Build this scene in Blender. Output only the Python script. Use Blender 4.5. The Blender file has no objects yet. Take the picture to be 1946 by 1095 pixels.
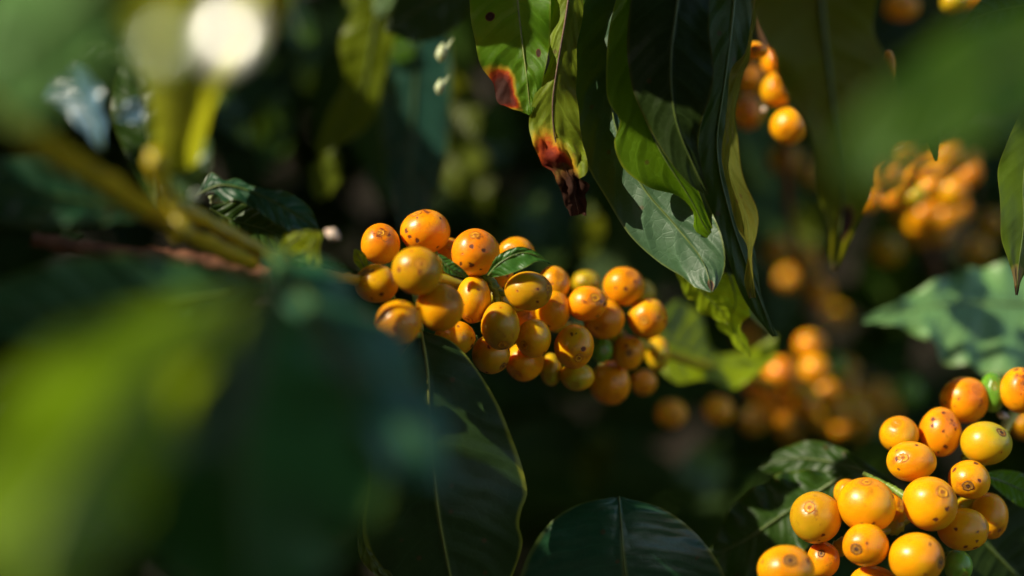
import bpy, bmesh, math, random
from mathutils import Vector, Matrix, noise
SC = bpy.context.scene
COL = SC.collection
# ------------------------------------------------------------------ camera
F = 2703.0          # focal length in photo pixels (50 mm lens on 36 mm sensor, 1946 px wide)
CZ = 1.30           # camera height above the ground, metres
cam_d = bpy.data.cameras.new("camera"); cam = bpy.data.objects.new("camera", cam_d); COL.objects.link(cam)
cam.location = (0, 0, CZ); cam.rotation_euler = (math.radians(90), 0, 0)
cam_d.lens = 50; cam_d.sensor_width = 36; cam_d.clip_start = 0.005; cam_d.clip_end = 200
cam_d.dof.use_dof = True; cam_d.dof.focus_distance = 0.419; cam_d.dof.aperture_fstop = 2.9
SC.camera = cam
# ------------------------------------------------------------------ sky and sun
S = Vector((-0.70, -0.38, 0.60)).normalized()        # towards the sun
el = math.asin(S.z); az = math.atan2(S.x, S.y)
w = bpy.data.worlds.new("World"); SC.world = w; w.use_nodes = True
nt = w.node_tree; bg = nt.nodes["Background"]; sky = nt.nodes.new("ShaderNodeTexSky")
sky.sky_type = 'NISHITA'; sky.sun_disc = False; sky.sun_elevation = el; sky.sun_rotation = az
nt.links.new(sky.outputs[0], bg.inputs[0]); bg.inputs[1].default_value = 0.15
sd = bpy.data.lights.new("sun", 'SUN'); sd.energy = 4.2; sd.angle = math.radians(0.5); sd.color = (1.0, 0.90, 0.70)
so = bpy.data.objects.new("sun", sd); COL.objects.link(so); so.rotation_euler = S.to_track_quat('Z', 'Y').to_euler()
SC.view_settings.view_transform = 'Standard'; SC.view_settings.look = 'None'
SC.view_settings.exposure = 0.85; SC.view_settings.gamma = 1
SC.render.engine = 'CYCLES'
SC.cycles.use_denoising = True
SC.cycles.max_bounces = 8; SC.cycles.transmission_bounces = 6; SC.cycles.diffuse_bounces = 4
SC.cycles.sample_clamp_indirect = 4
# ------------------------------------------------------------------ helpers
def P(px, py, d):                                   # photo pixel + distance (mm) -> point in metres
    return Vector(((px-973.0)*d/F/1000, d/1000, CZ + (547.5-py)*d/F/1000))
def tag(o, label=None, cat=None, group=None, kind=None):
    if label: o["label"] = label
    if cat: o["category"] = cat
    if group: o["group"] = group
    if kind: o["kind"] = kind
    return o
def empty(name, loc):
    o = bpy.data.objects.new(name, None); COL.objects.link(o); o.location = loc; o.empty_display_size = 0.005
    return o
def mesh_obj(name, vs, fs, mat, parent=None, uvs=None, origin=None, smooth=True):
    org = Vector(origin) if origin is not None else Vector((0, 0, 0))
    me = bpy.data.meshes.new(name)
    me.from_pydata([tuple(Vector(v)-org) for v in vs], [], fs)
    if uvs:
        ul = me.uv_layers.new(name="UVMap")
        for l in me.loops: ul.data[l.index].uv = uvs[l.vertex_index]
    if smooth: me.polygons.foreach_set("use_smooth", [True]*len(me.polygons))
    me.update(); me.materials.append(mat)
    o = bpy.data.objects.new(name, me); COL.objects.link(o)
    if parent is not None: o.parent = parent
    elif origin is not None: o.location = org
    return o
def resample(pts, n):
    pts = [Vector(p) for p in pts]
    if len(pts) == 2: dense = [pts[0].lerp(pts[1], i/40) for i in range(41)]
    else:
        ext = [pts[0]*2-pts[1]] + pts + [pts[-1]*2-pts[-2]]; dense = []
        for i in range(1, len(ext)-2):
            p0, p1, p2, p3 = ext[i-1:i+3]
            for k in range(16):
                t = k/16; t2 = t*t; t3 = t2*t
                dense.append(0.5*((2*p1)+(p2-p0)*t+(2*p0-5*p1+4*p2-p3)*t2+(3*p1-p0-3*p2+p3)*t3))
        dense.append(pts[-1])
    cum = [0.0]
    for a, b in zip(dense, dense[1:]): cum.append(cum[-1]+(b-a).length)
    out = []; j = 0
    for i in range(n):
        s = cum[-1]*i/(n-1)
        while j < len(cum)-2 and cum[j+1] < s: j += 1
        seg = cum[j+1]-cum[j]
        out.append(dense[j].lerp(dense[j+1], 0 if seg < 1e-12 else (s-cum[j])/seg))
    return out
def tube_geo(pts, rads, n=20, sides=10, lump=0.0, seed=0):
    c = resample(pts, n); vs = []; fs = []
    up = Vector((0.13, 0.21, 0.97))
    for i, p in enumerate(c):
        t = (c[min(i+1, n-1)]-c[max(i-1, 0)]).normalized()
        s = t.cross(up)
        if s.length < 1e-4: s = t.cross(Vector((1, 0, 0)))
        s.normalize(); u = s.cross(t).normalized()
        f = i/(n-1)*(len(rads)-1); k = min(int(f), len(rads)-2); r = rads[k]*(1-(f-k))+rads[k+1]*(f-k)
        for j in range(sides):
            a = 2*math.pi*j/sides
            rr = r*(1+lump*noise.noise(Vector((i*0.6+seed, math.cos(a)*1.3, math.sin(a)*1.3))))
            vs.append(p+(s*math.cos(a)+u*math.sin(a))*rr)
    for i in range(n-1):
        for j in range(sides):
            fs.append((i*sides+j, i*sides+(j+1) % sides, (i+1)*sides+(j+1) % sides, (i+1)*sides+j))
    fs.append(tuple(range(sides))[::-1]); fs.append(tuple((n-1)*sides+j for j in range(sides)))
    return vs, fs
# ------------------------------------------------------------------ materials
def new_mat(name):
    m = bpy.data.materials.new(name); m.use_nodes = True; t = m.node_tree; t.nodes.clear()
    return m, t
class G:                                            # tiny node-graph helper
    def __init__(s, t): s.t = t
    def n(s, kind, **kw):
        nd = s.t.nodes.new(kind)
        for k, v in kw.items(): setattr(nd, k, v)
        return nd
    def put(s, sock, v):
        if isinstance(v, bpy.types.NodeSocket): s.t.links.new(v, sock)
        elif v is not None:
            if sock.type in ('RGBA',) and not hasattr(v, '__len__'): v = (v, v, v, 1)
            if sock.type == 'RGBA' and len(v) == 3: v = (*v, 1)
            sock.default_value = v
    def m(s, op, a, b=None, c=None, clamp=False):
        nd = s.n('ShaderNodeMath', operation=op); nd.use_clamp = clamp
        for i, v in enumerate((a, b, c)):
            if v is not None: s.put(nd.inputs[i], v)
        return nd.outputs[0]
    def ss(s, x, lo, hi, a=0.0, b=1.0):
        nd = s.n('ShaderNodeMapRange', interpolation_type='SMOOTHSTEP')
        for i, v in enumerate((x, lo, hi, a, b)): s.put(nd.inputs[i], v)
        return nd.outputs[0]
    def mix(s, f, a, b, mode='MIX'):
        nd = s.n('ShaderNodeMix', data_type='RGBA', blend_type=mode)
        s.put(nd.inputs[0], f); s.put(nd.inputs[6], a); s.put(nd.inputs[7], b)
        return nd.outputs[2]
    def noise(s, vec, scale, detail=3, rough=0.5, w=None):
        nd = s.n('ShaderNodeTexNoise')
        if w is not None: nd.noise_dimensions = '4D'; s.put(nd.inputs['W'], w)
        if vec is not None: s.put(nd.inputs['Vector'], vec)
        nd.inputs['Scale'].default_value = scale; nd.inputs['Detail'].default_value = detail; nd.inputs['Roughness'].default_value = rough
        return nd.outputs[0]
    def ramp(s, x, stops):
        nd = s.n('ShaderNodeValToRGB'); cr = nd.color_ramp
        while len(cr.elements) < len(stops): cr.elements.new(0.5)
        for e, (p, c) in zip(cr.elements, stops): e.position = p; e.color = (*c, 1)
        s.put(nd.inputs[0], x); return nd.outputs[0]
    def bump(s, h, strength, dist, nrm=None):
        nd = s.n('ShaderNodeBump'); s.put(nd.inputs['Height'], h)
        nd.inputs['Strength'].default_value = strength; nd.inputs['Distance'].default_value = dist
        if nrm is not None: s.put(nd.inputs['Normal'], nrm)
        return nd.outputs[0]
_lm = {}
def leaf_mat(name, top=(0.022, 0.060, 0.008), top2=None, trans=(0.20, 0.36, 0.02), tf=0.35, rough=0.38, nv=9, vein=0.35,
             burns=(), rim=0.35, rimc=(0.22, 0.24, 0.02), spec=0.35, fine=0.5, bumpd=0.00035, coat=0.0, blotch=0.5):
    if name in _lm: return _lm[name]
    m, t = new_mat(name); g = G(t)
    uvn = g.n('ShaderNodeUVMap'); sep = g.n('ShaderNodeSeparateXYZ'); t.links.new(uvn.outputs[0], sep.inputs[0])
    u, v = sep.outputs[0], sep.outputs[1]
    tc = g.n('ShaderNodeTexCoord').outputs['Object']
    a = g.m('ABSOLUTE', g.m('SUBTRACT', g.m('MULTIPLY', u, 2.0), 1.0))
    side = g.m('GREATER_THAN', u, 0.5)
    wob = g.m('MULTIPLY', g.m('SUBTRACT', g.noise(tc, 90, 2), 0.5), 0.05)
    ph = g.m('ADD', g.m('MULTIPLY', g.m('SUBTRACT', g.m('ADD', v, wob), g.m('MULTIPLY', g.m('POWER', a, 1.35), 0.13)), nv), g.m('MULTIPLY', side, 0.37))
    tri = g.m('ABSOLUTE', g.m('SUBTRACT', g.m('FRACT', ph), 0.5))      # 0 on the vein, .5 between veins
    vm = g.m('MULTIPLY', g.ss(tri, 0.0, 0.055, 1.0, 0.0), g.ss(a, 0.8, 0.97, 1.0, 0.0))
    mid = g.ss(a, 0.0, 0.045, 1.0, 0.0)
    vor = g.n('ShaderNodeTexVoronoi', feature='DISTANCE_TO_EDGE'); g.put(vor.inputs['Vector'], tc); vor.inputs['Scale'].default_value = 330
    net = g.ss(vor.outputs['Distance'], 0.0, 0.09, 1.0, 0.0)
    n1 = g.noise(tc, 55, 4, 0.6); n2 = g.noise(tc, 900, 3, 0.6); n3 = g.noise(tc, 160, 3, .6)
    c2 = top2 or tuple(x*1.7 for x in top)
    col = g.mix(g.ss(n1, 0.35, 0.68, 0, blotch), top, c2)
    col = g.mix(g.m('MULTIPLY', n2, 0.25), col, tuple(x*0.45 for x in top))
    vc = tuple(min(1, x*2.2+0.03) for x in c2)
    vmask = g.m('MAXIMUM', g.m('MULTIPLY', vm, vein*0.7), g.m('MULTIPLY', net, vein*fine*0.5))
    col = g.mix(vmask, col, vc)
    col = g.mix(g.m('MULTIPLY', mid, 0.8), col, (0.17, 0.22, 0.05))
    # small specks of age on the blade
    vs = g.n('ShaderNodeTexVoronoi', feature='F1'); g.put(vs.inputs['Vector'], tc); vs.inputs['Scale'].default_value = 210
    sepc = g.n('ShaderNodeSeparateColor'); t.links.new(vs.outputs['Color'], sepc.inputs[0])
    speck = g.m('MULTIPLY', g.ss(vs.outputs['Distance'], 0.10, 0.22, 1.0, 0.0), g.m('GREATER_THAN', sepc.outputs[0], 0.86))
    col = g.mix(g.m('MULTIPLY', speck, 0.6), col, (0.10, 0.05, 0.015))
    tr = g.mix(g.ss(n1, 0.3, 0.7, 0, 0.6), trans, tuple(x*0.55 for x in trans))
    tr = g.mix(g.m('MULTIPLY', g.m('MAXIMUM', vm, g.m('MULTIPLY', net, 0.35*fine)), 0.55), tr, tuple(x*0.35 for x in trans))
    tr = g.mix(g.m('MULTIPLY', speck, 0.7), tr, (0.05, 0.02, 0.005))
    edge = g.ss(g.m('ADD', a, g.m('MULTIPLY', wob, 1.2)), 0.93, 0.985, 0.0, rim)
    col = g.mix(edge, col, rimc); tr = g.mix(edge, tr, tuple(min(1, x*1.6) for x in rimc))
    rg = g.m('ADD', g.m('MULTIPLY', g.m('SUBTRACT', n3, 0.5), 0.22), rough)
    for (bu, bv, ru, rv, k) in burns:
        dx = g.m('DIVIDE', g.m('SUBTRACT', u, bu), ru); dy = g.m('DIVIDE', g.m('SUBTRACT', v, bv), rv)
        dd = g.m('SQRT', g.m('ADD', g.m('MULTIPLY', dx, dx), g.m('MULTIPLY', dy, dy)))
        dd = g.m('ADD', dd, g.m('MULTIPLY', g.m('SUBTRACT', g.noise(tc, 130, 4, 0.65), 0.5), 0.55))
        dd = g.m('ADD', dd, g.m('MULTIPLY', g.m('SUBTRACT', n2, 0.5), 0.12))
        x = g.m('MULTIPLY', dd, 0.7)
        if k == 'red':
            st = [(0.0, (0.045, 0.014, 0.010)), (0.36, (0.075, 0.018, 0.010)), (0.50, (0.26, 0.025, 0.008)), (0.58, (0.65, 0.10, 0.008)), (0.66, (0.65, 0.42, 0.02)), (0.80, (0.40, 0.42, 0.03))]
        elif k == 'brown':
            st = [(0.0, (0.07, 0.032, 0.022)), (0.5, (0.05, 0.020, 0.012)), (0.64, (0.15, 0.06, 0.015)), (0.75, (0.25, 0.18, 0.03))]
        else:
            st = [(0.0, (0.30, 0.20, 0.08)), (0.5, (0.32, 0.24, 0.09)), (0.68, (0.30, 0.28, 0.05)), (0.78, (0.2, 0.22, 0.03))]
        bc = g.ramp(x, st); mk = g.ss(x, 0.66, 0.80, 1.0, 0.0)
        bc2 = g.mix(g.m('MULTIPLY', n3, 0.4), bc, (0.02, 0.01, 0.005))
        col = g.mix(mk, col, bc2); tr = g.mix(mk, tr, bc)
        rg = g.m('ADD', rg, g.m('MULTIPLY', mk, 0.2))
    h = g.m('MULTIPLY', g.ss(tri, 0.0, 0.35, 0.0, 1.0), g.ss(a, 0.0, 0.12, 0.0, 1.0))
    h = g.m('ADD', h, g.m('MULTIPLY', net, -0.10*fine)); h = g.m('ADD', h, g.m('MULTIPLY', n2, 0.10)); h = g.m('ADD', h, g.m('MULTIPLY', n3, 0.35))
    bn = g.bump(h, 0.8, bumpd)
    pb = g.n('ShaderNodeBsdfPrincipled'); g.put(pb.inputs['Base Color'], col); g.put(pb.inputs['Roughness'], rg)
    pb.inputs['Specular IOR Level'].default_value = spec; g.put(pb.inputs['Normal'], bn)
    pb.inputs['Coat Weight'].default_value = coat; pb.inputs['Coat Roughness'].default_value = 0.2
    tb = g.n('ShaderNodeBsdfTranslucent'); g.put(tb.inputs['Color'], tr); g.put(tb.inputs['Normal'], bn)
    mx = g.n('ShaderNodeMixShader'); mx.inputs[0].default_value = tf
    t.links.new(pb.outputs[0], mx.inputs[1]); t.links.new(tb.outputs[0], mx.inputs[2])
    out = g.n('ShaderNodeOutputMaterial'); t.links.new(mx.outputs[0], out.inputs[0])
    _lm[name] = m; return m
def simple_mat(name, c1, c2, scale=300, rough=0.5, sss=0.0, bumpd=0.0003, spec=0.5):
    m, t = new_mat(name); g = G(t); tc = g.n('ShaderNodeTexCoord').outputs['Object']
    n1 = g.noise(tc, scale, 5, 0.6); n2 = g.noise(tc, scale*6, 3, 0.6)
    col = g.mix(g.ss(n1, 0.3, 0.7), c1, c2); col = g.mix(g.m('MULTIPLY', n2, 0.4), col, tuple(x*0.4 for x in c1))
    pb = g.n('ShaderNodeBsdfPrincipled'); g.put(pb.inputs['Base Color'], col); pb.inputs['Roughness'].default_value = rough
    pb.inputs['Specular IOR Level'].default_value = spec
    pb.inputs['Subsurface Weight'].default_value = sss; pb.inputs['Subsurface Radius'].default_value = (1, .6, .2); pb.inputs['Subsurface Scale'].default_value = 0.002
    g.put(pb.inputs['Normal'], g.bump(g.m('ADD', n1, g.m('MULTIPLY', n2, .3)), 0.7, bumpd))
    out = g.n('ShaderNodeOutputMaterial'); t.links.new(pb.outputs[0], out.inputs[0]); return m
def cherry_mat(name, c1, c2, cp, spots=0.7, pole=0.5, rough=0.27):
    """c1/c2 skin blend, cp tint round the stalk and crown ends"""
    m, t = new_mat(name); g = G(t); tc = g.n('ShaderNodeTexCoord').outputs['Object']
    oi = g.n('ShaderNodeObjectInfo').outputs['Random']; W = g.m('MULTIPLY', oi, 40.0)
    uvn = g.n('ShaderNodeUVMap'); sep = g.n('ShaderNodeSeparateXYZ'); t.links.new(uvn.outputs[0], sep.inputs[0]); v = sep.outputs[1]
    vadd = g.n('ShaderNodeVectorMath', operation='ADD'); t.links.new(tc, vadd.inputs[0]); t.links.new(oi, vadd.inputs[1]); vec = vadd.outputs[0]
    n1 = g.noise(tc, 95, 3, 0.5, w=W); n2 = g.noise(tc, 420, 4, 0.6, w=W); n3 = g.noise(tc, 2200, 2, 0.5, w=W)
    col = g.mix(g.ss(n1, 0.36, 0.66), c1, c2)
    col = g.mix(g.ss(g.noise(vec, 60, 2, 0.5), 0.55, 0.72, 0, 0.55), col, (c2[0]*0.72, c2[1]*1.05, c2[2]+0.004))
    col = g.mix(g.ss(g.noise(vec, 130, 5, 0.7), 0.50, 0.75, 0, 0.30), col, (c1[0]*0.75, c1[1]*0.62, 0.004))
    # faint meridian streaks
    wv = g.noise(vec, 260, 3, 0.7)
    col = g.mix(g.ss(wv, 0.52, 0.75, 0, 0.22), col, tuple(min(1, x*1.25+.02) for x in c2))
    col = g.mix(g.m('MULTIPLY', g.ss(g.m('ADD', v, g.m('MULTIPLY', g.m('SUBTRACT', n2, 0.5), 0.16)), 0.10, 0.30, pole, 0.0), 1.0), col, cp)
    # rust coloured scars and dots
    wn = g.n('ShaderNodeTexNoise'); g.put(wn.inputs['Vector'], vec); wn.inputs['Scale'].default_value = 700; wn.inputs['Detail'].default_value = 3
    wv2 = g.n('ShaderNodeVectorMath', operation='MULTIPLY_ADD'); t.links.new(wn.outputs['Color'], wv2.inputs[0]); wv2.inputs[1].default_value = (0.0016,)*3; t.links.new(vec, wv2.inputs[2])
    def vor(scale, stretch, rot):
        mp = g.n('ShaderNodeMapping'); t.links.new(wv2.outputs[0], mp.inputs[0]); mp.inputs['Scale'].default_value = stretch; mp.inputs['Rotation'].default_value = rot
        vo = g.n('ShaderNodeTexVoronoi', feature='F1'); t.links.new(mp.outputs[0], vo.inputs['Vector']); vo.inputs['Scale'].default_value = scale
        sc_ = g.n('ShaderNodeSeparateColor'); t.links.new(vo.outputs['Color'], sc_.inputs[0]); return vo.outputs['Distance'], sc_.outputs[0], sc_.outputs[1]
    d1, r1, q1 = vor(330, (1, 1, 1), (0, 0, 0))
    sel = g.m('GREATER_THAN', r1, 1.0-0.30*spots); lim = g.m('ADD', 0.10, g.m('MULTIPLY', q1, 0.14))
    dot = g.m('MULTIPLY', g.ss(g.m('SUBTRACT', d1, lim), 0.0, 0.06, 1.0, 0.0), sel); halo = g.m('MULTIPLY', g.ss(g.m('SUBTRACT', d1, lim), 0.0, 0.22, 0.45, 0.0), sel)
    d2, r2, q2 = vor(230, (1, 0.25, 1), (0.6, 0.9, 0.3))
    blot = g.m('MULTIPLY', g.ss(d2, 0.07, 0.12, 1.0, 0.0), g.m('GREATER_THAN', q2, 1.0-0.30*spots))
    # bruised patches near the crown
    br = g.m('MULTIPLY', g.ss(g.noise(vec, 230, 4, 0.65), 0.56, 0.70, 0.0, 1.0), g.ss(v, 0.12, 0.42, 0.75*spots, 0.0))
    col = g.mix(halo, col, (0.55, 0.12, 0.006))
    col = g.mix(br, col, (0.16, 0.035, 0.016))
    col = g.mix(g.m('MULTIPLY', dot, 0.92), col, (0.09, 0.018, 0.008))
    col = g.mix(g.m('MULTIPLY', blot, 0.85), col, (0.13, 0.028, 0.010))
    ring = g.m('MULTIPLY', g.ss(g.m('ADD', v, g.m('MULTIPLY', n2, 0.03)), 0.095, 0.112, 1.0, 0.0), 0.30)
    col = g.mix(ring, col, (0.28, 0.08, 0.012))
    pb = g.n('ShaderNodeBsdfPrincipled'); g.put(pb.inputs['Base Color'], col)
    g.put(pb.inputs['Roughness'], g.m('ADD', rough, g.m('ADD', g.m('MULTIPLY', n2, 0.12), g.m('MULTIPLY', g.m('MAXIMUM', dot, blot), 0.3))))
    pb.inputs['Specular IOR Level'].default_value = 0.4
    pb.inputs['Subsurface Weight'].default_value = 0.65; pb.inputs['Subsurface Radius'].default_value = (1.0, 0.42, 0.06); pb.inputs['Subsurface Scale'].default_value = 0.0035
    h = g.m('ADD', g.m('MULTIPLY', n2, 0.5), g.m('MULTIPLY', n3, 0.12)); h = g.m('SUBTRACT', h, g.m('MULTIPLY', g.m('MAXIMUM', dot, blot), 0.35))
    g.put(pb.inputs['Normal'], g.bump(h, 0.5, 0.00035))
    out = g.n('ShaderNodeOutputMaterial'); t.links.new(pb.outputs[0], out.inputs[0]); return m
CM = {
 'amber':  cherry_mat('cherry_skin_amber', (0.68, 0.26, 0.001), (0.78, 0.37, 0.001), (0.55, 0.20, 0.002)),
 'gold':   cherry_mat('cherry_skin_gold', (0.72, 0.27, 0.001), (0.78, 0.36, 0.001), (0.62, 0.20, 0.002), spots=0.55),
 'orange': cherry_mat('cherry_skin_orange', (0.80, 0.25, 0.002), (0.86, 0.37, 0.002), (0.60, 0.14, 0.003), spots=1.4),
 'olive':  cherry_mat('cherry_skin_olive', (0.46, 0.26, 0.004), (0.64, 0.30, 0.003), (0.33, 0.17, 0.006), spots=1.0),
 'yellow': cherry_mat('cherry_skin_yellow', (0.62, 0.33, 0.003), (0.48, 0.35, 0.006), (0.30, 0.34, 0.02), spots=0.3),
 'green':  cherry_mat('cherry_skin_green', (0.10, 0.24, 0.015), (0.20, 0.36, 0.03), (0.08, 0.16, 0.01), spots=0.2),
 'red':    cherry_mat('cherry_skin_red', (0.74, 0.13, 0.004), (0.82, 0.22, 0.005), (0.40, 0.04, 0.006), spots=0.5),
}
def calyx_mat(name, line, body, pit):
    m, t = new_mat(name); g = G(t); tc = g.n('ShaderNodeTexCoord').outputs['Object']
    uvn = g.n('ShaderNodeUVMap'); sep = g.n('ShaderNodeSeparateXYZ'); t.links.new(uvn.outputs[0], sep.inputs[0])
    n1 = g.noise(tc, 1500, 3, 0.6)
    x = g.m('ADD', sep.outputs[1], g.m('MULTIPLY', g.m('SUBTRACT', n1, 0.5), 0.16))
    col = g.ramp(x, [(0.0, body), (0.10, line), (0.22, line), (0.32, body), (0.62, body), (0.72, pit), (1.0, pit)])
    col = g.mix(g.ss(g.noise(tc, 700, 3, .6), 0.55, 0.68, 0, 0.7), col, line)
    pb = g.n('ShaderNodeBsdfPrincipled'); g.put(pb.inputs['Base Color'], col); pb.inputs['Roughness'].default_value = 0.55; pb.inputs['Specular IOR Level'].default_value = 0.3
    pb.inputs['Subsurface Weight'].default_value = 0.3; pb.inputs['Subsurface Radius'].default_value = (1, .4, .05); pb.inputs['Subsurface Scale'].default_value = 0.002
    g.put(pb.inputs['Normal'], g.bump(n1, 0.8, 0.0003))
    out = g.n('ShaderNodeOutputMaterial'); t.links.new(pb.outputs[0], out.inputs[0]); return m
M_CALYX = calyx_mat('calyx_tan', (0.40, 0.125, 0.008), (0.66, 0.29, 0.006), (0.34, 0.11, 0.010))
M_CALYXD = calyx_mat('calyx_dark', (0.14, 0.05, 0.010), (0.26, 0.11, 0.010), (0.05, 0.02, 0.010))
M_PED = simple_mat('green_stalk', (0.10, 0.20, 0.02), (0.22, 0.32, 0.05), 500, 0.4, 0.2)
M_BARK = simple_mat('brown_twig_bark', (0.10, 0.038, 0.018), (0.24, 0.10, 0.05), 260, 0.55)
M_GREENW = simple_mat('green_twig', (0.36, 0.31, 0.005), (0.48, 0.34, 0.010), 200, 0.4, 0.1)
M_RIB = simple_mat('pale_midrib', (0.16, 0.20, 0.03), (0.26, 0.28, 0.05), 300, 0.45)
M_RIBD = simple_mat('green_midrib', (0.06, 0.11, 0.015), (0.11, 0.15, 0.02), 300, 0.45)
M_PETAL = simple_mat('faded_petal', (0.60, 0.42, 0.34), (0.75, 0.62, 0.50), 300, 0.45, 0.3)
M_BUD = simple_mat('pale_bud', (0.40, 0.50, 0.25), (0.62, 0.66, 0.42), 300, 0.3, 0.3)
# ------------------------------------------------------------------ builders
LIT = []                                            # (point, radius): places the added shade leaves keep open to the sun
def lit(px, py, d, r): LIT.append((P(px, py, d), r/1000))
def leaf(label, mid, L, R, mat, group=None, rib=0.7, fold=0.0, ripple=0.8, rf=7, seed=0, pet=None, ribm=None, n=56, m=9, cat='leaf', quilt=0.12, crumple=0.0):
    """mid: (px,py,mm) stations; L/R: (px,py[,mm offset from mid]) margins; every line runs base -> tip"""
    cm = resample([P(*p) for p in mid], n)
    def edge(E):
        pts2 = resample([Vector((p[0], p[1], (p[2] if len(p) > 2 else 0.0))) for p in E], n)
        return [P(q.x, q.y, c.y*1000+q.z) for q, c in zip(pts2, cm)]
    el_, er_ = edge(L), edge(R); vs = []; uvs = []
    for i in range(n):
        v = i/(n-1); t = (cm[min(i+1, n-1)]-cm[max(i-1, 0)]).normalized()
        ac = er_[i]-el_[i]
        nr = ac.cross(t) if ac.length > 1e-6 else Vector((0, -1, 0))
        nr = nr.normalized() if nr.length > 1e-9 else Vector((0, -1, 0))
        if nr.y > 0: nr = -nr                       # towards the viewer
        for j in range(-m, m+1):
            a = abs(j)/m; E = el_[i] if j < 0 else er_[i]; wd = (E-cm[i]).length
            p = cm[i].lerp(E, a)
            p += nr*(fold*wd*math.sin(math.pi*a)*0.5)
            rr = ripple*0.001*min(1, wd/0.008)
            p += nr*(rr*a*a*(math.sin(rf*2*math.pi*v*0.5+seed*1.7+(2.1 if j < 0 else 0))+0.8*noise.noise(Vector((v*rf*1.3, seed*3.1+(9 if j < 0 else 0), a)))))
            phs = (v-0.13*a**1.35)*9+(0.37 if j > 0 else 0); tri = abs(phs-math.floor(phs)-0.5)
            p += nr*(quilt*0.001*min(1, tri/0.3)*min(1, a*6)*min(1, (1-a)*5)*min(1, wd/0.01))
            p += nr*0.0006*noise.noise(Vector((v*5, a*2*(1 if j > 0 else -1), seed)))
            if crumple and v > 0.62:
                k_ = min(1, (v-0.62)/0.2)*crumple*0.001
                q_ = Vector((p.x*260, p.z*170, seed)); p += nr*k_*(abs(noise.noise(q_))*3.2-0.6)+Vector((noise.noise(q_*1.3+Vector((5, 0, 0))), 0, noise.noise(q_*1.3)))*k_*0.5
            vs.append(p); uvs.append((0.5+0.5*j/m, v))
    W_ = 2*m+1; fs = [(i*W_+j, i*W_+j+1, (i+1)*W_+j+1, (i+1)*W_+j) for i in range(n-1) for j in range(W_-1)]
    base = cm[0]; o = empty('coffee_leaf', base); tag(o, label, cat, group)
    b = mesh_obj('blade', vs, fs, mat, o, uvs, base)
    if rib > 0:
        rv, rfs = tube_geo([c+Vector((0, -0.0002, 0)) for c in cm[::4]]+[cm[-1]], [rib*0.001, rib*0.0007, rib*0.00045, rib*0.00012], 40, 8)
        mesh_obj('midrib', rv, rfs, ribm or M_RIBD, b, None, base)
    if pet:
        pv, pf = tube_geo([P(*p) for p in pet]+[base], [0.0013, 0.0011, 0.0009], 14, 8)
        mesh_obj('petiole', pv, pf, M_PED, o, None, base)
    return o
def cherry(label, px, py, rx, ry, d, ax=0.0, ay=0.0, skin='amber', group=None, calyx='tan', res=1, seed=0, back=False, ped=True):
    """one coffee cherry; (ax,ay) = where its crown end shows on the disc, in radii"""
    c = P(px, py, d); k = d/F/1000; RX, RZ = rx*k, ry*k; RY = (RX+RZ)/2
    l2 = ax*ax+ay*ay
    if l2 > 0.96: s_ = math.sqrt(0.96/l2); ax *= s_; ay *= s_; l2 = 0.96
    A = Vector((ax, (1 if back else -1)*math.sqrt(1-l2), ay)).normalized()
    q = A.to_track_quat('Z', 'X').to_matrix()
    nu, nvv = (40, 28) if res else (20, 14); vs = []; uvs = []; fs = []
    def tf(v): w_ = q @ v; return Vector((w_.x*RX, w_.y*RY, w_.z*RZ))
    for i in range(nvv+1):
        th = math.pi*(i/nvv)
        for j in range(nu):
            f = 2*math.pi*j/nu
            r = 1+0.012*noise.noise(Vector((math.cos(f)*1.2, math.sin(f)*1.2, th+seed*7.3)))*2
            r += 0.018*math.cos(2*f+seed)*math.sin(th)+0.012*math.cos(3*f+seed*2.3)*math.sin(th)**2+0.02*math.sin(seed*1.9)*math.cos(th)*math.sin(th)
            r -= 0.045*math.exp(-(th/0.28)**2); r += 0.012*math.exp(-((th-0.40)/0.10)**2)
            r -= 0.05*math.exp(-((math.pi-th)/0.22)**2)
            vs.append(tf(Vector((r*math.sin(th)*math.cos(f), r*math.sin(th)*math.sin(f), r*math.cos(th))))); uvs.append((j/nu, i/nvv))
    for i in range(nvv):
        for j in range(nu): fs.append((i*nu+j, (i+1)*nu+j, (i+1)*nu+(j+1) % nu, i*nu+(j+1) % nu))
    o = empty('coffee_cherry', c); tag(o, label, 'coffee cherry', group)
    z = Vector((0, 0, 0))
    mesh_obj('skin', vs, fs, CM[skin], o, uvs, z)
    if calyx and (not back or res):
        cr_ = 0.80+0.35*((seed*0.618) % 1.0)
        pr = [(0.250, 0.938), (0.235, 0.964), (0.205, 0.974), (0.175, 0.962), (0.13, 0.958), (0.095, 0.964), (0.07, 0.980), (0.04, 0.975), (0.001, 0.962)]
        cs = 20; cv = []; cf = []
        for a_, (rr, hh) in enumerate(pr):
            for j in range(cs):
                f = 2*math.pi*j/cs; e = cr_+0.22*noise.noise(Vector((math.cos(f)*2+seed, math.sin(f)*2, a_*0.4)))
                cv.append(tf(Vector((rr*e*math.cos(f), rr*e*math.sin(f), hh+0.008*noise.noise(Vector((f*2, a_, seed)))))))
        for a_ in range(len(pr)-1):
            for j in range(cs): cf.append((a_*cs+j, a_*cs+(j+1) % cs, (a_+1)*cs+(j+1) % cs, (a_+1)*cs+j))
        mesh_obj('calyx_disc', cv, cf, M_CALYXD if calyx == 'dark' else M_CALYX, o, [(j/cs, a_/(len(pr)-1)) for a_ in range(len(pr)) for j in range(cs)], z)
    if res and ped:
        pv, pf = tube_geo([tf(Vector((0, 0, -0.93))), tf(Vector((0.03, 0.05, -1.15))), tf(Vector((0.1, 0.08, -1.35)))], [0.0009, 0.0008, 0.0010], 6, 8)
        mesh_obj('stalk', pv, pf, M_PED, o, None, z)
    return o
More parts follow.
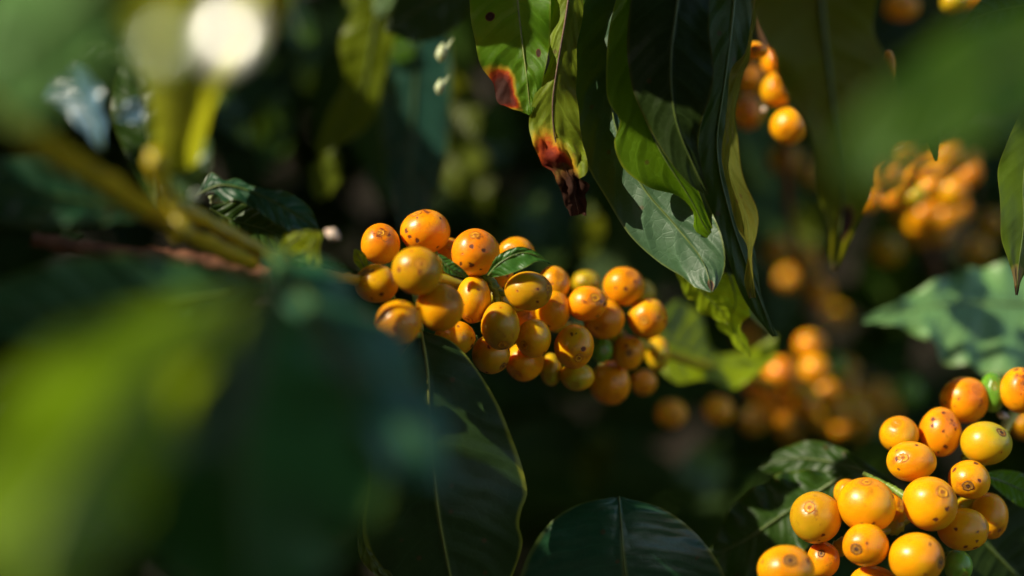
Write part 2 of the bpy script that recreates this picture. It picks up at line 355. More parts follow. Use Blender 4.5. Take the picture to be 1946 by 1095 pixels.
def branch(label, pts, rads, mat, nodes=(), cat='twig', name='coffee_twig', group=None):
    wp = [P(*p) for p in pts]; vs, fs = tube_geo(wp, [r/1000 for r in rads], 48, 12, 0.35, len(pts))
    o = empty(name, wp[0]); tag(o, label, cat, group)
    mesh_obj('stem', vs, fs, mat, o, None, wp[0])
    for (x, y, d, r) in nodes:
        c = P(x, y, d); vs2, fs2 = tube_geo([c+Vector((-r/1000*0.9, 0, 0.0003)), c, c+Vector((r/1000*0.9, 0, -0.0003))], [r/1000*0.45, r/1000, r/1000*0.45], 9, 10, 0.5, x)
        mesh_obj('node', vs2, fs2, mat, o, None, wp[0])
    return o
# ------------------------------------------------------------------ ground: orchard soil that climbs away as a bank
rg_ = random.Random(5)
NX, NY = 90, 90; gv = []
for j in range(NY):
    for i in range(NX):
        fx = (i/(NX-1)-0.5)*2; fy = j/(NY-1)
        x = math.copysign(abs(fx)**2.2, fx)*40; y = -12+fy*fy*75
        h = 0.12*noise.noise(Vector((x*0.7, y*0.7, 1)))+0.03*noise.noise(Vector((x*5, y*5, 2)))
        z = max(0.0, y-1.9)*1.05; z = z if z < 22 else 22+(z-22)*0.1
        gv.append((x, y, z+h-0.12))
gf = [(j*NX+i, j*NX+i+1, (j+1)*NX+i+1, (j+1)*NX+i) for j in range(NY-1) for i in range(NX-1)]
M_SOIL = simple_mat('dark_orchard_soil', (0.012, 0.009, 0.004), (0.022, 0.014, 0.006), 3, 0.9, 0, 0.02, 0.2)
g_ = mesh_obj('ground', gv, gf, M_SOIL); tag(g_, kind='structure')
# ------------------------------------------------------------------ cherries: the cluster in the middle
GM = 'cherries of the middle cluster'
mid_cherries = [
 # label, px, py, rx, ry, depth, ax, ay, skin, calyx
 ('reddish amber cherry at the upper left end of the middle cluster', 723, 464, 38, 39, 424, .1, .55, 'orange', 'tan'),
 ('tall orange cherry with a rusty crown, highest of the middle cluster', 808, 441, 47, 42, 428, -.35, .85, 'orange', 'tan'),
 ('sharpest round orange cherry with rust dots and a ring on top, middle cluster', 903, 480, 46, 46, 418, .0, .73, 'orange', 'tan'),
 ('half hidden amber cherry behind the little curled leaf on top of the middle cluster', 981, 478, 34, 28, 440, -.4, .1, 'amber', 'tan'),
 ('big dull golden cherry with a faint brown ring, below the tall orange one', 793, 515, 48, 47, 395, .22, .28, 'olive', 'tan'),
 ('golden cherry leftmost of the middle cluster, under the reddish one', 716, 539, 42, 37, 405, -.5, .6, 'amber', 'dark'),
 ('lowest left golden cherry of the middle cluster, half behind the blurred blue leaf', 757, 613, 45, 42, 388, -.6, .5, 'amber', None),
 ('large smooth golden cherry below the big dull one with the brown ring', 836, 584, 46, 45, 400, .6, .5, 'amber', 'tan'),
 ('oval cherry with a scratch, under the sharp dotted orange one', 900, 569, 34, 46, 418, -.3, -.85, 'amber', 'tan'),
 ('translucent amber cherry hanging over the top of the large dark leaf', 864, 643, 39, 34, 416, -.6, -.3, 'amber', 'tan'),
 ('olive gold oval cherry lying sideways with a scarred crown on its right', 1004, 553, 45, 38, 416, .86, .15, 'olive', 'tan'),
 ('egg shaped olive gold cherry with a rough brown crown pointing down', 951, 619, 37, 46, 414, .12, -.80, 'olive', 'tan'),
 ('olive gold cherry lowest left of centre, below the egg shaped one', 933, 674, 37, 37, 425, .65, -.6, 'olive', 'dark'),
 ('bright gold cherry glowing behind the egg shaped one', 996, 688, 37, 37, 436, -.4, -.6, 'gold', None),
 ('brownish amber cherry right of the egg shaped one, crown to its left', 1014, 643, 34, 37, 428, -.55, -.35, 'amber', 'tan'),
 ('shaded reddish cherry deep in the cluster under the sideways oval one', 998, 602, 30, 28, 442, .0, .1, 'orange', None),
 ('bright golden cherry peeping between the tall and the dotted orange ones', 852, 487, 32, 36, 440, .2, .5, 'gold', None),
 ('amber cherry hidden behind the stalks under the dotted orange one', 945, 520, 30, 28, 442, .3, .2, 'amber', None),
 ('gold cherry standing right behind the sideways oval one', 1053, 540, 31, 34, 442, .3, .5, 'gold', None),
 ('orange gold cherry below and right of the sideways oval one', 1050, 588, 35, 40, 440, .2, .4, 'gold', None),
 ('brown gold cherry with a small ring low on its face, centre of the cluster', 1091, 659, 38, 42, 430, .22, -.5, 'amber', 'tan'),
 ('sunlit orange cherry with a pale scar on its shoulder', 1116, 577, 38, 34, 440, .35, .35, 'orange', 'tan'),
 ('smooth amber cherry right behind the scarred sunlit one', 1148, 607, 38, 39, 452, -.3, -.4, 'amber', None),
 ('round gold cherry highest on the right half of the middle cluster', 1186, 544, 39, 37, 456, .3, .6, 'gold', None),
 ('dull yellow cherry blurred behind the top of the middle cluster', 1115, 538, 28, 23, 484, .1, .4, 'yellow', None),
 ('shining orange cherry furthest right of the sunlit ones in the middle cluster', 1231, 604, 38, 38, 456, -.3, -.1, 'orange', 'tan'),
 ('amber cherry with a dark hollow crown facing the viewer', 1194, 670, 31, 33, 460, -.05, .02, 'amber', 'dark'),
 ('small green unripe cherry tucked in the lower middle of the cluster', 1143, 666, 21, 25, 456, .2, .0, 'green', None),
 ('large blurred amber cherry lowest of the middle cluster', 1159, 729, 38, 42, 466, .2, -.6, 'amber', None),
 ('yellow green cherry below the brown gold one with the small ring', 1097, 716, 32, 28, 440, -.2, -.5, 'yellow', None),
 ('narrow bright yellow cherry at the bottom edge of the middle cluster', 1047, 702, 21, 32, 444, -.2, -.4, 'yellow', None),
 ('pale yellow cherry blurred beside the green blurred leaf', 1250, 672, 24, 32, 482, .2, -.3, 'yellow', None),
 ('small dim amber cherry right of the lowest one in the middle cluster', 1224, 727, 24, 24, 494, .2, -.3, 'amber', None),
 ('yellowish cherry mostly hidden behind the highest right gold one', 1221, 557, 24, 24, 486, .2, .3, 'yellow', None),
 ('single blurred amber cherry hanging below the blurred green leaf, on the left', 1275, 786, 29, 27, 560, .0, -.3, 'amber', None),
 ('single blurred amber cherry hanging below the blurred green leaf, on the right', 1365, 780, 29, 28, 570, .1, -.3, 'amber', None),
]
for k, (lb, x, y, rx, ry, d, ax, ay, sk, cx) in enumerate(mid_cherries):
    cherry(lb, x, y, rx, ry, d, ax, ay, sk, GM, cx, 1, k)
# ------------------------------------------------------------------ cherries: the cluster at the lower right
GR = 'cherries of the lower right cluster'
right_cherries = [
 ('yellow gold cherry at the upper left of the right cluster', 1709, 827, 37, 36, 436, -.3, .7, 'gold', None),
 ('gold cherry with a small crown on its left, overlapping the upper left one', 1732, 877, 47, 38, 424, -.55, .3, 'gold', 'tan'),
 ('orange cherry with a dark crescent of shade, between two gold ones', 1787, 821, 39, 47, 438, .2, .7, 'orange', None),
 ('orange cherry with a round shadow on it, at the top of the right cluster', 1833, 760, 45, 45, 446, .3, .5, 'orange', None),
 ('yellow green tinged cherry with a dark pit at its upper right', 1874, 843, 47, 42, 430, .42, .6, 'yellow', 'dark'),
 ('round gold cherry with a grey crown, between the yellowish and the ringed ones', 1842, 912, 39, 37, 424, -.35, -.2, 'gold', 'dark'),
 ('big gold cherry with a tan ring on top, centre of the right cluster', 1768, 957, 51, 51, 414, .22, .56, 'gold', 'tan'),
 ('shaded amber cherry below and right of the ringed gold one', 1830, 1006, 48, 40, 420, .9, -.1, 'amber', None),
 ('tall gold cherry furthest right in the lower part of the right cluster', 1880, 981, 34, 44, 434, .3, -.6, 'gold', None),
 ('olive gold cherry speckled with brown dots, left end of the right cluster', 1550, 983, 48, 50, 418, -.42, .5, 'olive', 'tan'),
 ('largest gold cherry with a rusty upper rim, right of the speckled one', 1647, 960, 54, 52, 414, -.1, .92, 'gold', 'tan'),
 ('cherry hidden behind the right side of the largest gold one', 1698, 968, 25, 36, 430, .2, .3, 'amber', None),
 ('cherry hidden behind the upper left of the largest gold one', 1612, 938, 28, 28, 434, -.2, .6, 'orange', None),
 ('gold cherry with a brown crown on its left, below the largest gold one', 1645, 1036, 44, 40, 408, -.6, -.05, 'gold', 'dark'),
 ('broad gold cherry with a dark crown at its right, bottom of the right cluster', 1741, 1061, 52, 48, 404, .76, -.05, 'gold', 'dark'),
 ('wrinkled brown blotched cherry under the speckled one', 1564, 1064, 31, 35, 421, -.3, .5, 'orange', 'dark'),
 ('big blurred gold cherry at the bottom edge with a dark crown on top', 1494, 1082, 53, 46, 396, .0, .55, 'gold', 'dark'),
 ('gold cherry cut by the bottom edge between two gold ones', 1660, 1113, 45, 38, 412, .0, .6, 'gold', None),
 ('bright green unripe cherry at the top right beside the orange ones', 1886, 746, 24, 38, 446, -.2, .4, 'green', None),
 ('glossy orange cherry at the right edge beside the green one', 1937, 742, 35, 43, 440, -.1, .3, 'orange', None),
 ('green oval cherry at the bottom of the right cluster', 1821, 1076, 26, 32, 426, .2, -.4, 'green', None),
 ('yellow cherry mostly hidden behind the shaded amber one', 1843, 966, 30, 26, 442, .2, .2, 'yellow', None),
 ('dim amber cherry blurred at the right edge below the glossy orange one', 1946, 806, 28, 30, 500, .2, .2, 'amber', None),
]
for k, (lb, x, y, rx, ry, d, ax, ay, sk, cx) in enumerate(right_cherries):
    cherry(lb, x, y, rx, ry, d, ax, ay, sk, GR, cx, 1, 50+k)
# ------------------------------------------------------------------ cherries: upper right, seen between the hanging leaves
up_cherries = [
 ('yellow gold cherry upper of the two sunlit ones between the hanging leaves', 1477, 171, 31, 33, 488, -.1, .2, 'gold', None),
 ('glinting gold cherry lower of the two sunlit ones between the hanging leaves', 1499, 240, 34, 36, 482, -.2, -.5, 'gold', None),
 ('flat looking orange cherry with a small dark crown beside the thin olive leaf edge', 1434, 96, 26, 17, 462, -.15, .0, 'orange', 'dark'),
 ('orange cherry touching the upper of the two sunlit gold ones', 1480, 118, 32, 34, 500, .0, .4, 'orange', None),
 ('dim orange cherry in shade left of the two sunlit gold ones', 1420, 214, 29, 31, 560, .0, .3, 'orange', None),
 ('dim amber cherry in shade just under the flat orange one', 1424, 150, 27, 29, 550, .0, .3, 'amber', None),
 ('orange cherry cut by the top edge above the dark hanging leaves', 1402, 2, 30, 22, 450, .1, .3, 'orange', None),
 ('yellow cherry at the top edge, left of a pair near the right corner', 1815, 4, 26, 24, 520, .0, .3, 'yellow', None),
 ('yellow cherry at the top edge, right of a pair near the right corner', 1850, 2, 26, 22, 535, .0, .3, 'gold', None),
 ('dim blurred orange cherry at the top edge right of the long olive leaf', 1712, 12, 34, 26, 600, .0, .3, 'amber', None),
 ('narrow orange cherry peeping past the right margin of the long olive leaf', 1688, 130, 14, 34, 450, .0, .3, 'amber', None),
]
for k, (lb, x, y, rx, ry, d, ax, ay, sk, cx) in enumerate(up_cherries):
    cherry(lb, x, y, rx, ry, d, ax, ay, sk, 'cherries between the hanging leaves', cx, 1, 90+k)
far = [  # px,py,r,depth,skin  (upper right blurred cluster)
 (1683,330,33,560,'orange'),(1651,379,26,545,'gold'),(1745,333,32,570,'orange'),(1740,372,22,560,'yellow'),(1766,356,25,565,'gold'),
 (1811,364,31,600,'gold'),(1795,290,31,640,'amber'),(1712,278,29,640,'amber'),(1756,406,27,620,'gold'),(1800,410,28,640,'amber'),
 (1782,442,26,660,'olive'),(1686,474,30,700,'yellow'),(1745,450,22,680,'olive'),(1857,474,27,720,'olive'),(1885,424,24,720,'olive'),(1840,330,24,640,'orange'),
 (1720,410,24,660,'olive'),(1660,300,24,650,'amber'),(1710,352,24,590,'gold'),(1778,325,25,600,'gold'),(1740,300,24,640,'orange'),(1820,400,24,640,'gold'),(1765,275,22,680,'amber'),(1730,385,20,600,'gold'),(1790,375,24,610,'gold'),(1835,300,24,680,'amber'),(1700,375,22,600,'orange'),(1745,425,24,650,'gold')]
far_l = ['orange cherry touching the right margin of the long olive leaf', 'bright gold cherry right beside the long olive leaf, just above its tip',
 'deep orange cherry in the heart of the upper right blurred cluster', 'small pale yellow cherry lowest of the two glinting ones in the upper right blur', 'small gold cherry right of the pale yellow glinting one',
 'large orange cherry furthest right in the upper right blurred cluster', 'amber cherry on top of the upper right blurred cluster', 'amber cherry top left of the upper right blurred cluster',
 'orange cherry below the two small glinting ones', 'amber cherry under the large orange one in the upper right blur', 'olive gold cherry hanging lowest under the upper right blurred cluster',
 'lone dull yellow cherry right of the long olive leaf tip', 'dim olive cherry between the lone dull yellow one and the blurred cluster', 'dim olive cherry low by the veined right edge leaf, left of a pair',
 'dim olive cherry low by the veined right edge leaf, upper of a pair', 'orange cherry peeping above the large orange one', 'dim olive cherry below the deep orange one', 'amber cherry half behind the long olive leaf above the bright gold one', 'gold cherry wedged between the two left ones of the upper right blur', 'gold cherry right of the deep orange one in the upper right blur', 'orange cherry behind the top left of the upper right blur', 'gold cherry below the large orange one, upper right blur', 'faint amber cherry uppermost behind the upper right blur', 'small gold cherry left of the pale yellow glinting one', 'gold cherry left of the large orange one, upper right blur', 'faint amber cherry top right behind the upper right blur', 'orange cherry under the one touching the long olive leaf', 'gold cherry at the bottom middle of the upper right blur']
for k, ((x, y, r, d, sk), lb) in enumerate(zip(far, far_l)):
    cherry(lb, x, y, r, r, d, .1, .3, sk, 'blurred cherries of the upper right cluster', None, 0, 120+k)
far2 = [(1540,657,29,620,'amber'),(1483,709,31,600,'orange'),(1549,704,29,610,'amber'),(1441,738,27,610,'orange'),(1609,735,24,650,'olive'),
 (1586,698,24,660,'green'),(1531,769,27,630,'amber'),(1588,782,26,650,'olive'),(1628,786,24,660,'olive'),(1431,798,27,640,'olive'),
 (1483,793,26,640,'amber'),(1667,746,25,720,'olive'),(1725,746,27,720,'green'),(1646,826,22,760,'olive'),(1510,740,24,640,'orange'),
 (1572,744,24,640,'amber'),(1557,554,27,700,'amber'),(1462,770,22,660,'amber'),(1610,700,20,700,'olive'),(1515,690,23,660,'amber'),(1560,800,22,700,'olive'),(1640,760,21,720,'amber'),(1465,745,22,650,'orange'),(1600,810,20,720,'amber'),(1500,820,20,720,'olive'),(1660,800,20,740,'olive'),(1535,720,22,680,'amber'),(1690,770,20,760,'olive')]
far2_l = ['amber cherry on top of the lower blurred cluster', 'bright orange cherry left of centre in the lower blurred cluster', 'amber cherry just right of the middle of the lower blurred cluster', 'orange cherry leftmost in the upper row of the lower blurred cluster',
 'olive gold cherry at the upper right side of the lower blurred cluster', 'green cherry on the right shoulder of the lower blurred cluster', 'amber cherry low in the middle of the lower blurred cluster', 'olive gold cherry low right in the lower blurred cluster, left of two',
 'olive gold cherry low right in the lower blurred cluster, right of two', 'olive gold cherry at the lower left corner of the lower blurred cluster', 'amber cherry in the bottom row of the lower blurred cluster, beside the left corner one',
 'dull gold cherry standing apart right of the lower blurred cluster', 'green cherry furthest right, apart from the lower blurred cluster', 'faint olive cherry alone below the lower blurred cluster', 'orange cherry in the very middle of the lower blurred cluster',
 'orange cherry right of the very middle one in the lower blurred cluster', 'lone amber cherry high above the lower blurred cluster', 'small amber cherry between the two left rows of the lower blurred cluster', 'small olive cherry behind the green one of the lower blurred cluster', 'amber cherry tucked behind the upper middle of the lower blurred cluster', 'olive cherry in the bottom row right of centre, lower blurred cluster', 'amber cherry on the right flank of the lower blurred cluster', 'orange cherry on the left flank of the lower blurred cluster', 'amber cherry at the bottom right of the lower blurred cluster', 'olive cherry hanging lowest under the middle of the lower blurred cluster', 'olive cherry hanging lowest at the right of the lower blurred cluster', 'amber cherry wedged in the middle behind the others, lower blurred cluster', 'faint olive cherry trailing off right of the lower blurred cluster']
for k, ((x, y, r, d, sk), lb) in enumerate(zip(far2, far2_l)):
    cherry(lb, x, y, r, r, d, .1, .3, sk, 'blurred cherries of the lower cluster', None, 0, 160+k)
far3 = [(1478,476,28,720,'olive'),(1528,494,28,740,'amber'),(1488,302,29,700,'olive'),(1540,330,24,760,'olive'),(1590,600,22,820,'olive'),(1420,640,20,800,'amber'),(1500,530,22,800,'amber')]
far3_l = ['dim olive cherry left of the long olive leaf tip, left of a pair', 'dim amber cherry left of the long olive leaf tip, right of a pair', 'faint cherry in the dark gap under the two sunlit gold ones',
 'faint cherry half hidden behind the long olive leaf', 'faint cherry in the dark left of the broad grey green leaf tip', 'faint amber cherry beneath the twisted lime leaf', 'faint amber cherry right of the slim pale leaf']
for k, ((x, y, r, d, sk), lb) in enumerate(zip(far3, far3_l)):
    cherry(lb, x, y, r, r, d, .1, .3, sk, 'dim cherries in the dark gap', None, 0, 190+k)
# ------------------------------------------------------------------ leaf materials
LM = leaf_mat
m_dark = LM('leaf_dark_green', (0.020, 0.052, 0.004), trans=(0.09, 0.16, 0.004), tf=0.32, rough=0.45, spec=0.25, rimc=(0.10, 0.13, 0.012), rim=0.6)
m_black = LM('leaf_shade_green', (0.014, 0.030, 0.003), trans=(0.05, 0.08, 0.003), tf=0.25, rough=0.55, spec=0.2, rim=0.5, rimc=(0.09, 0.09, 0.01))
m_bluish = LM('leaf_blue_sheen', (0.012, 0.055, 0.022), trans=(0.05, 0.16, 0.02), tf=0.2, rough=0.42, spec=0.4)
m_olive = LM('leaf_olive', (0.07, 0.09, 0.005), trans=(0.22, 0.24, 0.012), tf=0.42, rough=0.42, rimc=(0.25, 0.22, 0.02))
m_bright = LM('leaf_backlit_green', (0.07, 0.17, 0.006), trans=(0.38, 0.70, 0.015), tf=0.55, rough=0.40)
m_yellow = LM('leaf_yellow_green', (0.22, 0.30, 0.008), trans=(0.66, 0.75, 0.015), tf=0.55, rough=0.40)
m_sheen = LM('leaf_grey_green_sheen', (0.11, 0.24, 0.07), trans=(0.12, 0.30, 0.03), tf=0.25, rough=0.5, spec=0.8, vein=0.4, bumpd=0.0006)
m_pale = LM('leaf_pale_underside', (0.16, 0.26, 0.10), trans=(0.28, 0.42, 0.07), tf=0.35, rough=0.45)
m_burnA = LM('leaf_burnt_margin', (0.07, 0.17, 0.004), trans=(0.42, 0.70, 0.01), tf=0.5, rough=0.5, spec=0.2, burns=[(0.10, 0.83, 0.22, 0.12, 'red'), (0.8, 0.7, 0.05, 0.02, 'brown'), (0.2, 0.5, 0.05, 0.02, 'brown')])
m_burnB = LM('leaf_burnt_tip', (0.13, 0.18, 0.008), trans=(0.45, 0.52, 0.01), tf=0.45, rough=0.55, spec=0.2, burns=[(0.30, 0.95, 0.62, 0.27, 'red'), (0.5, 1.02, 0.9, 0.20, 'brown')])
m_tipb = LM('leaf_brown_spot', (0.080, 0.100, 0.003), trans=(0.34, 0.32, 0.006), tf=0.42, spec=0.12, rough=0.55, burns=[(0.62, 0.86, 0.22, 0.05, 'brown'), (0.5, 1.0, 0.8, 0.03, 'tan')])
m_edge = LM('leaf_olive_brown_tip', (0.07, 0.12, 0.008), trans=(0.26, 0.34, 0.01), tf=0.42, vein=0.1, bumpd=0.0001, burns=[(0.35, 0.93, 0.5, 0.07, 'tan'), (0.5, 1.0, 0.9, 0.045, 'brown')])
m_blue2 = LM('leaf_painted_sky_blue', (0.09, 0.19, 0.28), trans=(0.06, 0.14, 0.06), tf=0.15, rough=0.4, spec=0.8, bumpd=0.0001, vein=0.1)  # sky reflection is painted into this pale blue base
# ------------------------------------------------------------------ the leaves hanging from the top edge
GH = 'leaves hanging from the top edge'
leaf('large dark hanging leaf with a sunlit grey green tip in sharp focus',
 [(1215,-190,430),(1190,-60,428),(1170,100,425),(1165,220,423),(1215,345,420),(1285,430,416),(1335,495,412),(1352,552,409)],
 [(1205,-190),(1120,-90,2),(1092,60,3),(1089,180,2),(1108,290,1),(1148,370,2),(1196,446,3),(1250,498,3),(1296,526,2),(1318,545,1),(1350,556)],
 [(1225,-190),(1290,-90,5),(1320,60,6),(1305,200,6),(1310,300,2),(1345,385,-3),(1372,445,-4),(1379,495,-3),(1368,535,0),(1354,556)],
 LM('leaf_hanging_main', (0.040, 0.095, 0.040), trans=(0.07, 0.15, 0.01), tf=0.22, rough=0.50, spec=0.6, vein=0.18, bumpd=0.0006, rim=0.6, rimc=(0.16, 0.20, 0.03), burns=[(0.60, 0.992, 0.25, 0.018, 'brown')]),
 GH, rib=0.5, ripple=1.4, seed=1, pet=[(1225,-260,430)])
leaf('olive folded leaf glowing green low down, in front of the large dark hanging one',
 [(1260,-150,414),(1225,-20,412),(1210,120,410),(1225,220,409),(1262,300,409),(1310,375,410),(1338,430,411),(1362,458,412)],
 [(1250,-150),(1185,-40,1),(1154,80,1),(1153,180,0),(1181,228,-2),(1168,272,-1),(1184,322,0),(1232,356,0),(1288,372,1),(1318,404,1),(1320,438,1),(1360,460)],
 [(1270,-150),(1330,-60,3),(1330,60,5),(1290,170,5),(1270,235,4),(1296,300,3),(1327,362,1),(1348,420,0),(1366,457)],
 LM('leaf_folded_olive', (0.085, 0.17, 0.002), trans=(0.24, 0.44, 0.008), tf=0.5, rough=0.48, spec=0.2, rimc=(0.30, 0.32, 0.02), rim=0.5), GH, rib=0.5, ripple=1.2, seed=2)
leaf('blackish green leaf with an olive right margin, in the middle of the hanging leaves',
 [(1300,-160,404),(1290,-20,402),(1275,120,401),(1285,230,402),(1320,320,404),(1345,370,406)],
 [(1290,-160),(1215,-60,2),(1192,60,3),(1200,160,3),(1232,240,2),(1275,310,1),(1312,352,0),(1343,372)],
 [(1310,-160),(1352,-60,3),(1346,50,2),(1357,130,0),(1349,185,-1),(1332,232,0),(1326,270,1),(1334,320,1),(1347,368)],
 m_black, GH, rib=0.5, ripple=1.3, seed=3)
leaf('deep green long leaf reaching furthest down behind the thin olive one',
 [(1400,-150,428),(1395,0,428),(1378,150,428),(1362,280,429),(1385,400,430),(1425,520,431),(1472,640,433)],
 [(1390,-150),(1340,-40,0),(1335,80,-2),(1342,180,-2),(1326,260,-1),(1324,330,0),(1345,400,0),(1378,480,0),(1412,565,0),(1468,641)],
 [(1410,-150),(1440,-40,2),(1425,60,2),(1410,140,2),(1396,220,2),(1392,300,2),(1410,380,2),(1436,480,1),(1446,560,1),(1475,638)],
 m_dark, GH, rib=0.5, ripple=1.0, seed=4)
leaf('thin olive leaf seen edge on with a blue white sheen near its top',
 [(1445,-60,404),(1424,90,405),(1398,170,406),(1386,240,407),(1390,330,408),(1420,420,410),(1428,500,413),(1430,566,416)],
 [(1440,-60),(1420,88,4),(1392,130,5),(1383,190,5),(1373,270,5),(1380,350,5),(1403,432,4),(1421,472,4),(1414,530,3),(1424,568)],
 [(1450,-60),(1428,92,-4),(1410,140,-5),(1401,200,-6),(1402,280,-6),(1416,345,-6),(1436,405,-5),(1438,445,-4),(1431,500,-4),(1436,566)],
 LM('leaf_olive_edge', (0.08, 0.09, 0.014), trans=(0.30, 0.27, 0.015), tf=0.4, rough=0.34, vein=0.15, spec=0.9, rimc=(0.35, 0.26, 0.02)), GH, rib=0, ripple=0.5, rf=9, seed=5)
leaf('yellow green leaf with a brown scorched patch, leftmost of the sharp hanging leaves',
 [(985,-170,424),(982,-40,420),(990,60,417),(1000,140,415),(1008,218,414)],
 [(975,-170),(905,-80,2),(893,20,2),(905,85,1),(915,128,0),(938,158,0),(944,192,0),(968,206,0),(1006,220)],
 [(995,-170),(1045,-80,-1),(1048,10,-2),(1044,60,-2),(1041,110,-2),(1025,175,-1),(1010,220)],
 m_burnA, GH, rib=0.5, ripple=1.4, seed=6, ribm=M_RIB, crumple=0.7)
leaf('curled leaf with a red and brown scorched crumpled tip, sunlit and pointing down',
 [(1090,-120,417),(1080,0,416),(1062,110,415),(1050,200,414),(1058,280,413),(1085,345,413),(1100,408,415)],
 [(1080,-120),(1048,40,2),(1044,120,1),(1014,185,0),(1006,245,0),(1020,290,0),(1050,335,-1),(1062,362,0),(1074,390,0),(1084,410,1)],
 [(1100,-120),(1108,20,2),(1096,90,2),(1097,170,2),(1101,235,1),(1117,318,0),(1100,345,-2),(1122,346,1),(1112,372,1),(1116,409,1)],
 m_burnB, GH, rib=0.45, ripple=1.6, rf=11, seed=7, quilt=.5, crumple=2.0, ribm=simple_mat('brown_midrib', (0.06, 0.02, 0.01), (0.14, 0.06, 0.02), 300))
leaf('narrow bright green leaf at the top edge between the scorched and the dark ones',
 [(1110,-120,424),(1090,-20,423),(1068,60,422),(1048,130,421)],
 [(1100,-120),(1046,-40,1),(1042,30,1),(1043,90,0),(1046,132)],
 [(1120,-120),(1118,-20,0),(1098,30,0),(1070,84,0),(1051,132)],
 m_bright, GH, rib=0.4, seed=8)
leaf('small glowing green leaf piece showing between the dark hanging leaves',
 [(1362,180,434),(1350,215,434),(1334,238,434)], [(1358,180),(1338,212),(1332,238)], [(1368,180),(1366,222),(1337,239)], m_bright, GH, rib=0, ripple=0.2, seed=9)
leaf('bright yellow leaf hanging just below the tip of the large dark one',
 [(1285,505,448),(1325,545,450),(1365,585,451),(1385,613,452)],
 [(1280,510),(1305,562,6),(1343,600,6),(1383,615)], [(1290,500),(1365,532,-5),(1392,580,-5),(1388,613)], m_yellow, GH, rib=0.4, seed=10)
leaf('twisted lime green leaf below the large dark one, ending lowest',
 [(1385,520,452),(1398,570,454),(1392,620,455),(1426,678,456)],
 [(1358,520),(1364,570,6),(1370,625,6),(1423,680)], [(1424,530),(1440,565,-5),(1412,615,-5),(1429,675)], m_yellow, GH, rib=0.4, ripple=1.5, seed=11)
leaf('slim pale leaf slanting down to the right under the thin olive one',
 [(1402,552,455),(1430,590,457),(1474,641,459)], [(1398,556),(1424,600,0),(1471,643)], [(1406,548),(1440,580,2),(1477,639)], m_pale, GH, rib=0.3, seed=12)
leaf('long blurred olive leaf with a brown patch near its hanging tip',
 [(1560,-170,352),(1560,0,354),(1575,140,358),(1592,280,362),(1600,400,366),(1584,516,370)],
 [(1550,-170),(1455,-60,-4),(1432,40,-6),(1470,120,-7),(1520,210,-6),(1548,320,-4),(1571,420,-2),(1573,475,-1),(1580,518)],
 [(1570,-170),(1655,-40,4),(1668,60,5),(1692,150,6),(1682,240,5),(1655,335,4),(1638,400,3),(1622,455,2),(1588,518)],
 m_tipb, GH, rib=0.8, ripple=2.0, seed=13)
leaf('olive leaf with fine dark veins, tan patch and brown tip at the right edge',
 [(1985,150,416),(1960,250,417),(1945,340,418),(1945,430,418),(1936,500,418),(1932,560,419)],
 [(1980,150),(1925,245,1),(1900,310,1),(1899,380,1),(1902,440,0),(1914,490,0),(1926,530,0),(1930,562)],
 [(1990,150),(2020,230,3),(2030,330,3),(2010,420,3),(1972,490,2),(1943,530,1),(1934,562)],
 m_edge, GH, rib=0.4, ripple=0.8, seed=14, pet=[(2010,60,416)])
leaf('small dark leaf with a thin downward tip before the upper right cherries',
 [(1880,170,430),(1830,205,430),(1790,245,430),(1779,305,430)],
 [(1870,160),(1790,190,-2),(1750,232,-1),(1762,268,0),(1777,307)], [(1890,178),(1850,220,2),(1806,246,2),(1786,268,1),(1781,307)], m_dark, GH, rib=0.4, seed=15)
leaf('dark leaf crossing the top right corner behind the blurred one',
 [(2020,0,455),(1930,15,455),(1870,30,455),(1820,62,455)], [(2010,-60),(1930,-40),(1870,-5,0),(1825,55)], [(2020,90),(1930,90,0),(1870,75,0),(1822,68)], m_dark, GH, rib=0.4, seed=16)
# ------------------------------------------------------------------ right side and bottom leaves
leaf('broad grey green leaf with a drawn out tip pointing left, above the right cluster',
 [(2080,560,532),(1960,577,530),(1880,577,528),(1800,579,526),(1730,590,524),(1640,609,522)],
 [(2080,545),(2010,512,8),(1930,500,8),(1870,506,7),(1800,522,5),(1750,548,3),(1700,576,0),(1640,602)],
 [(2080,575),(2020,690,-9),(1940,712,-10),(1880,712,-9),(1845,697,-8),(1800,690,-7),(1768,655,-5),(1715,622,-2),(1642,616)],
 m_sheen, None, rib=0.6, ripple=2.4, rf=13, seed=20, quilt=1.2)
leaf('dark leaf with bright folded spots behind the speckled cherry, upper of two',
 [(1718,940,440),(1650,900,450),(1580,878,458),(1500,872,464),(1440,890,468)],
 [(1715,932),(1650,882,2),(1575,842,3),(1500,846,3),(1442,886)], [(1720,948),(1640,925,-2),(1570,922,-2),(1500,905,-1),(1442,896)], m_dark, None, rib=0.6, seed=21, ripple=1.8)
leaf('wide dark leaf left of the speckled cherry, lower of two',
 [(1600,905,450),(1530,950,452),(1470,990,452),(1410,1030,452),(1345,1060,452)],
 [(1596,898),(1500,895,4),(1440,925,5),(1390,965,4),(1345,1052)], [(1604,914),(1560,1000,-4),(1500,1080,-5),(1420,1120,-4),(1348,1070)], m_dark, None, rib=0.6, seed=22, ripple=2.4, rf=11)
leaf('dark leaf under the right cluster reaching the bottom right corner',
 [(1800,960,450),(1860,1020,452),(1920,1080,454),(1990,1150,456)],
 [(1795,966),(1800,1060,0),(1860,1150,0),(1985,1155)], [(1806,955),(1890,900,0),(1980,950,0),(1995,1145)], m_black, None, rib=0.6, seed=23)
leaf('small green leaf right of the round gold cherry with the grey crown',
 [(1870,905,440),(1905,915,442),(1950,935,444),(1990,950,446)], [(1868,900),(1910,893,0),(1955,905),(1988,945)], [(1872,910),(1900,935,0),(1945,965),(1990,955)], m_bright, None, rib=0.4, seed=24)
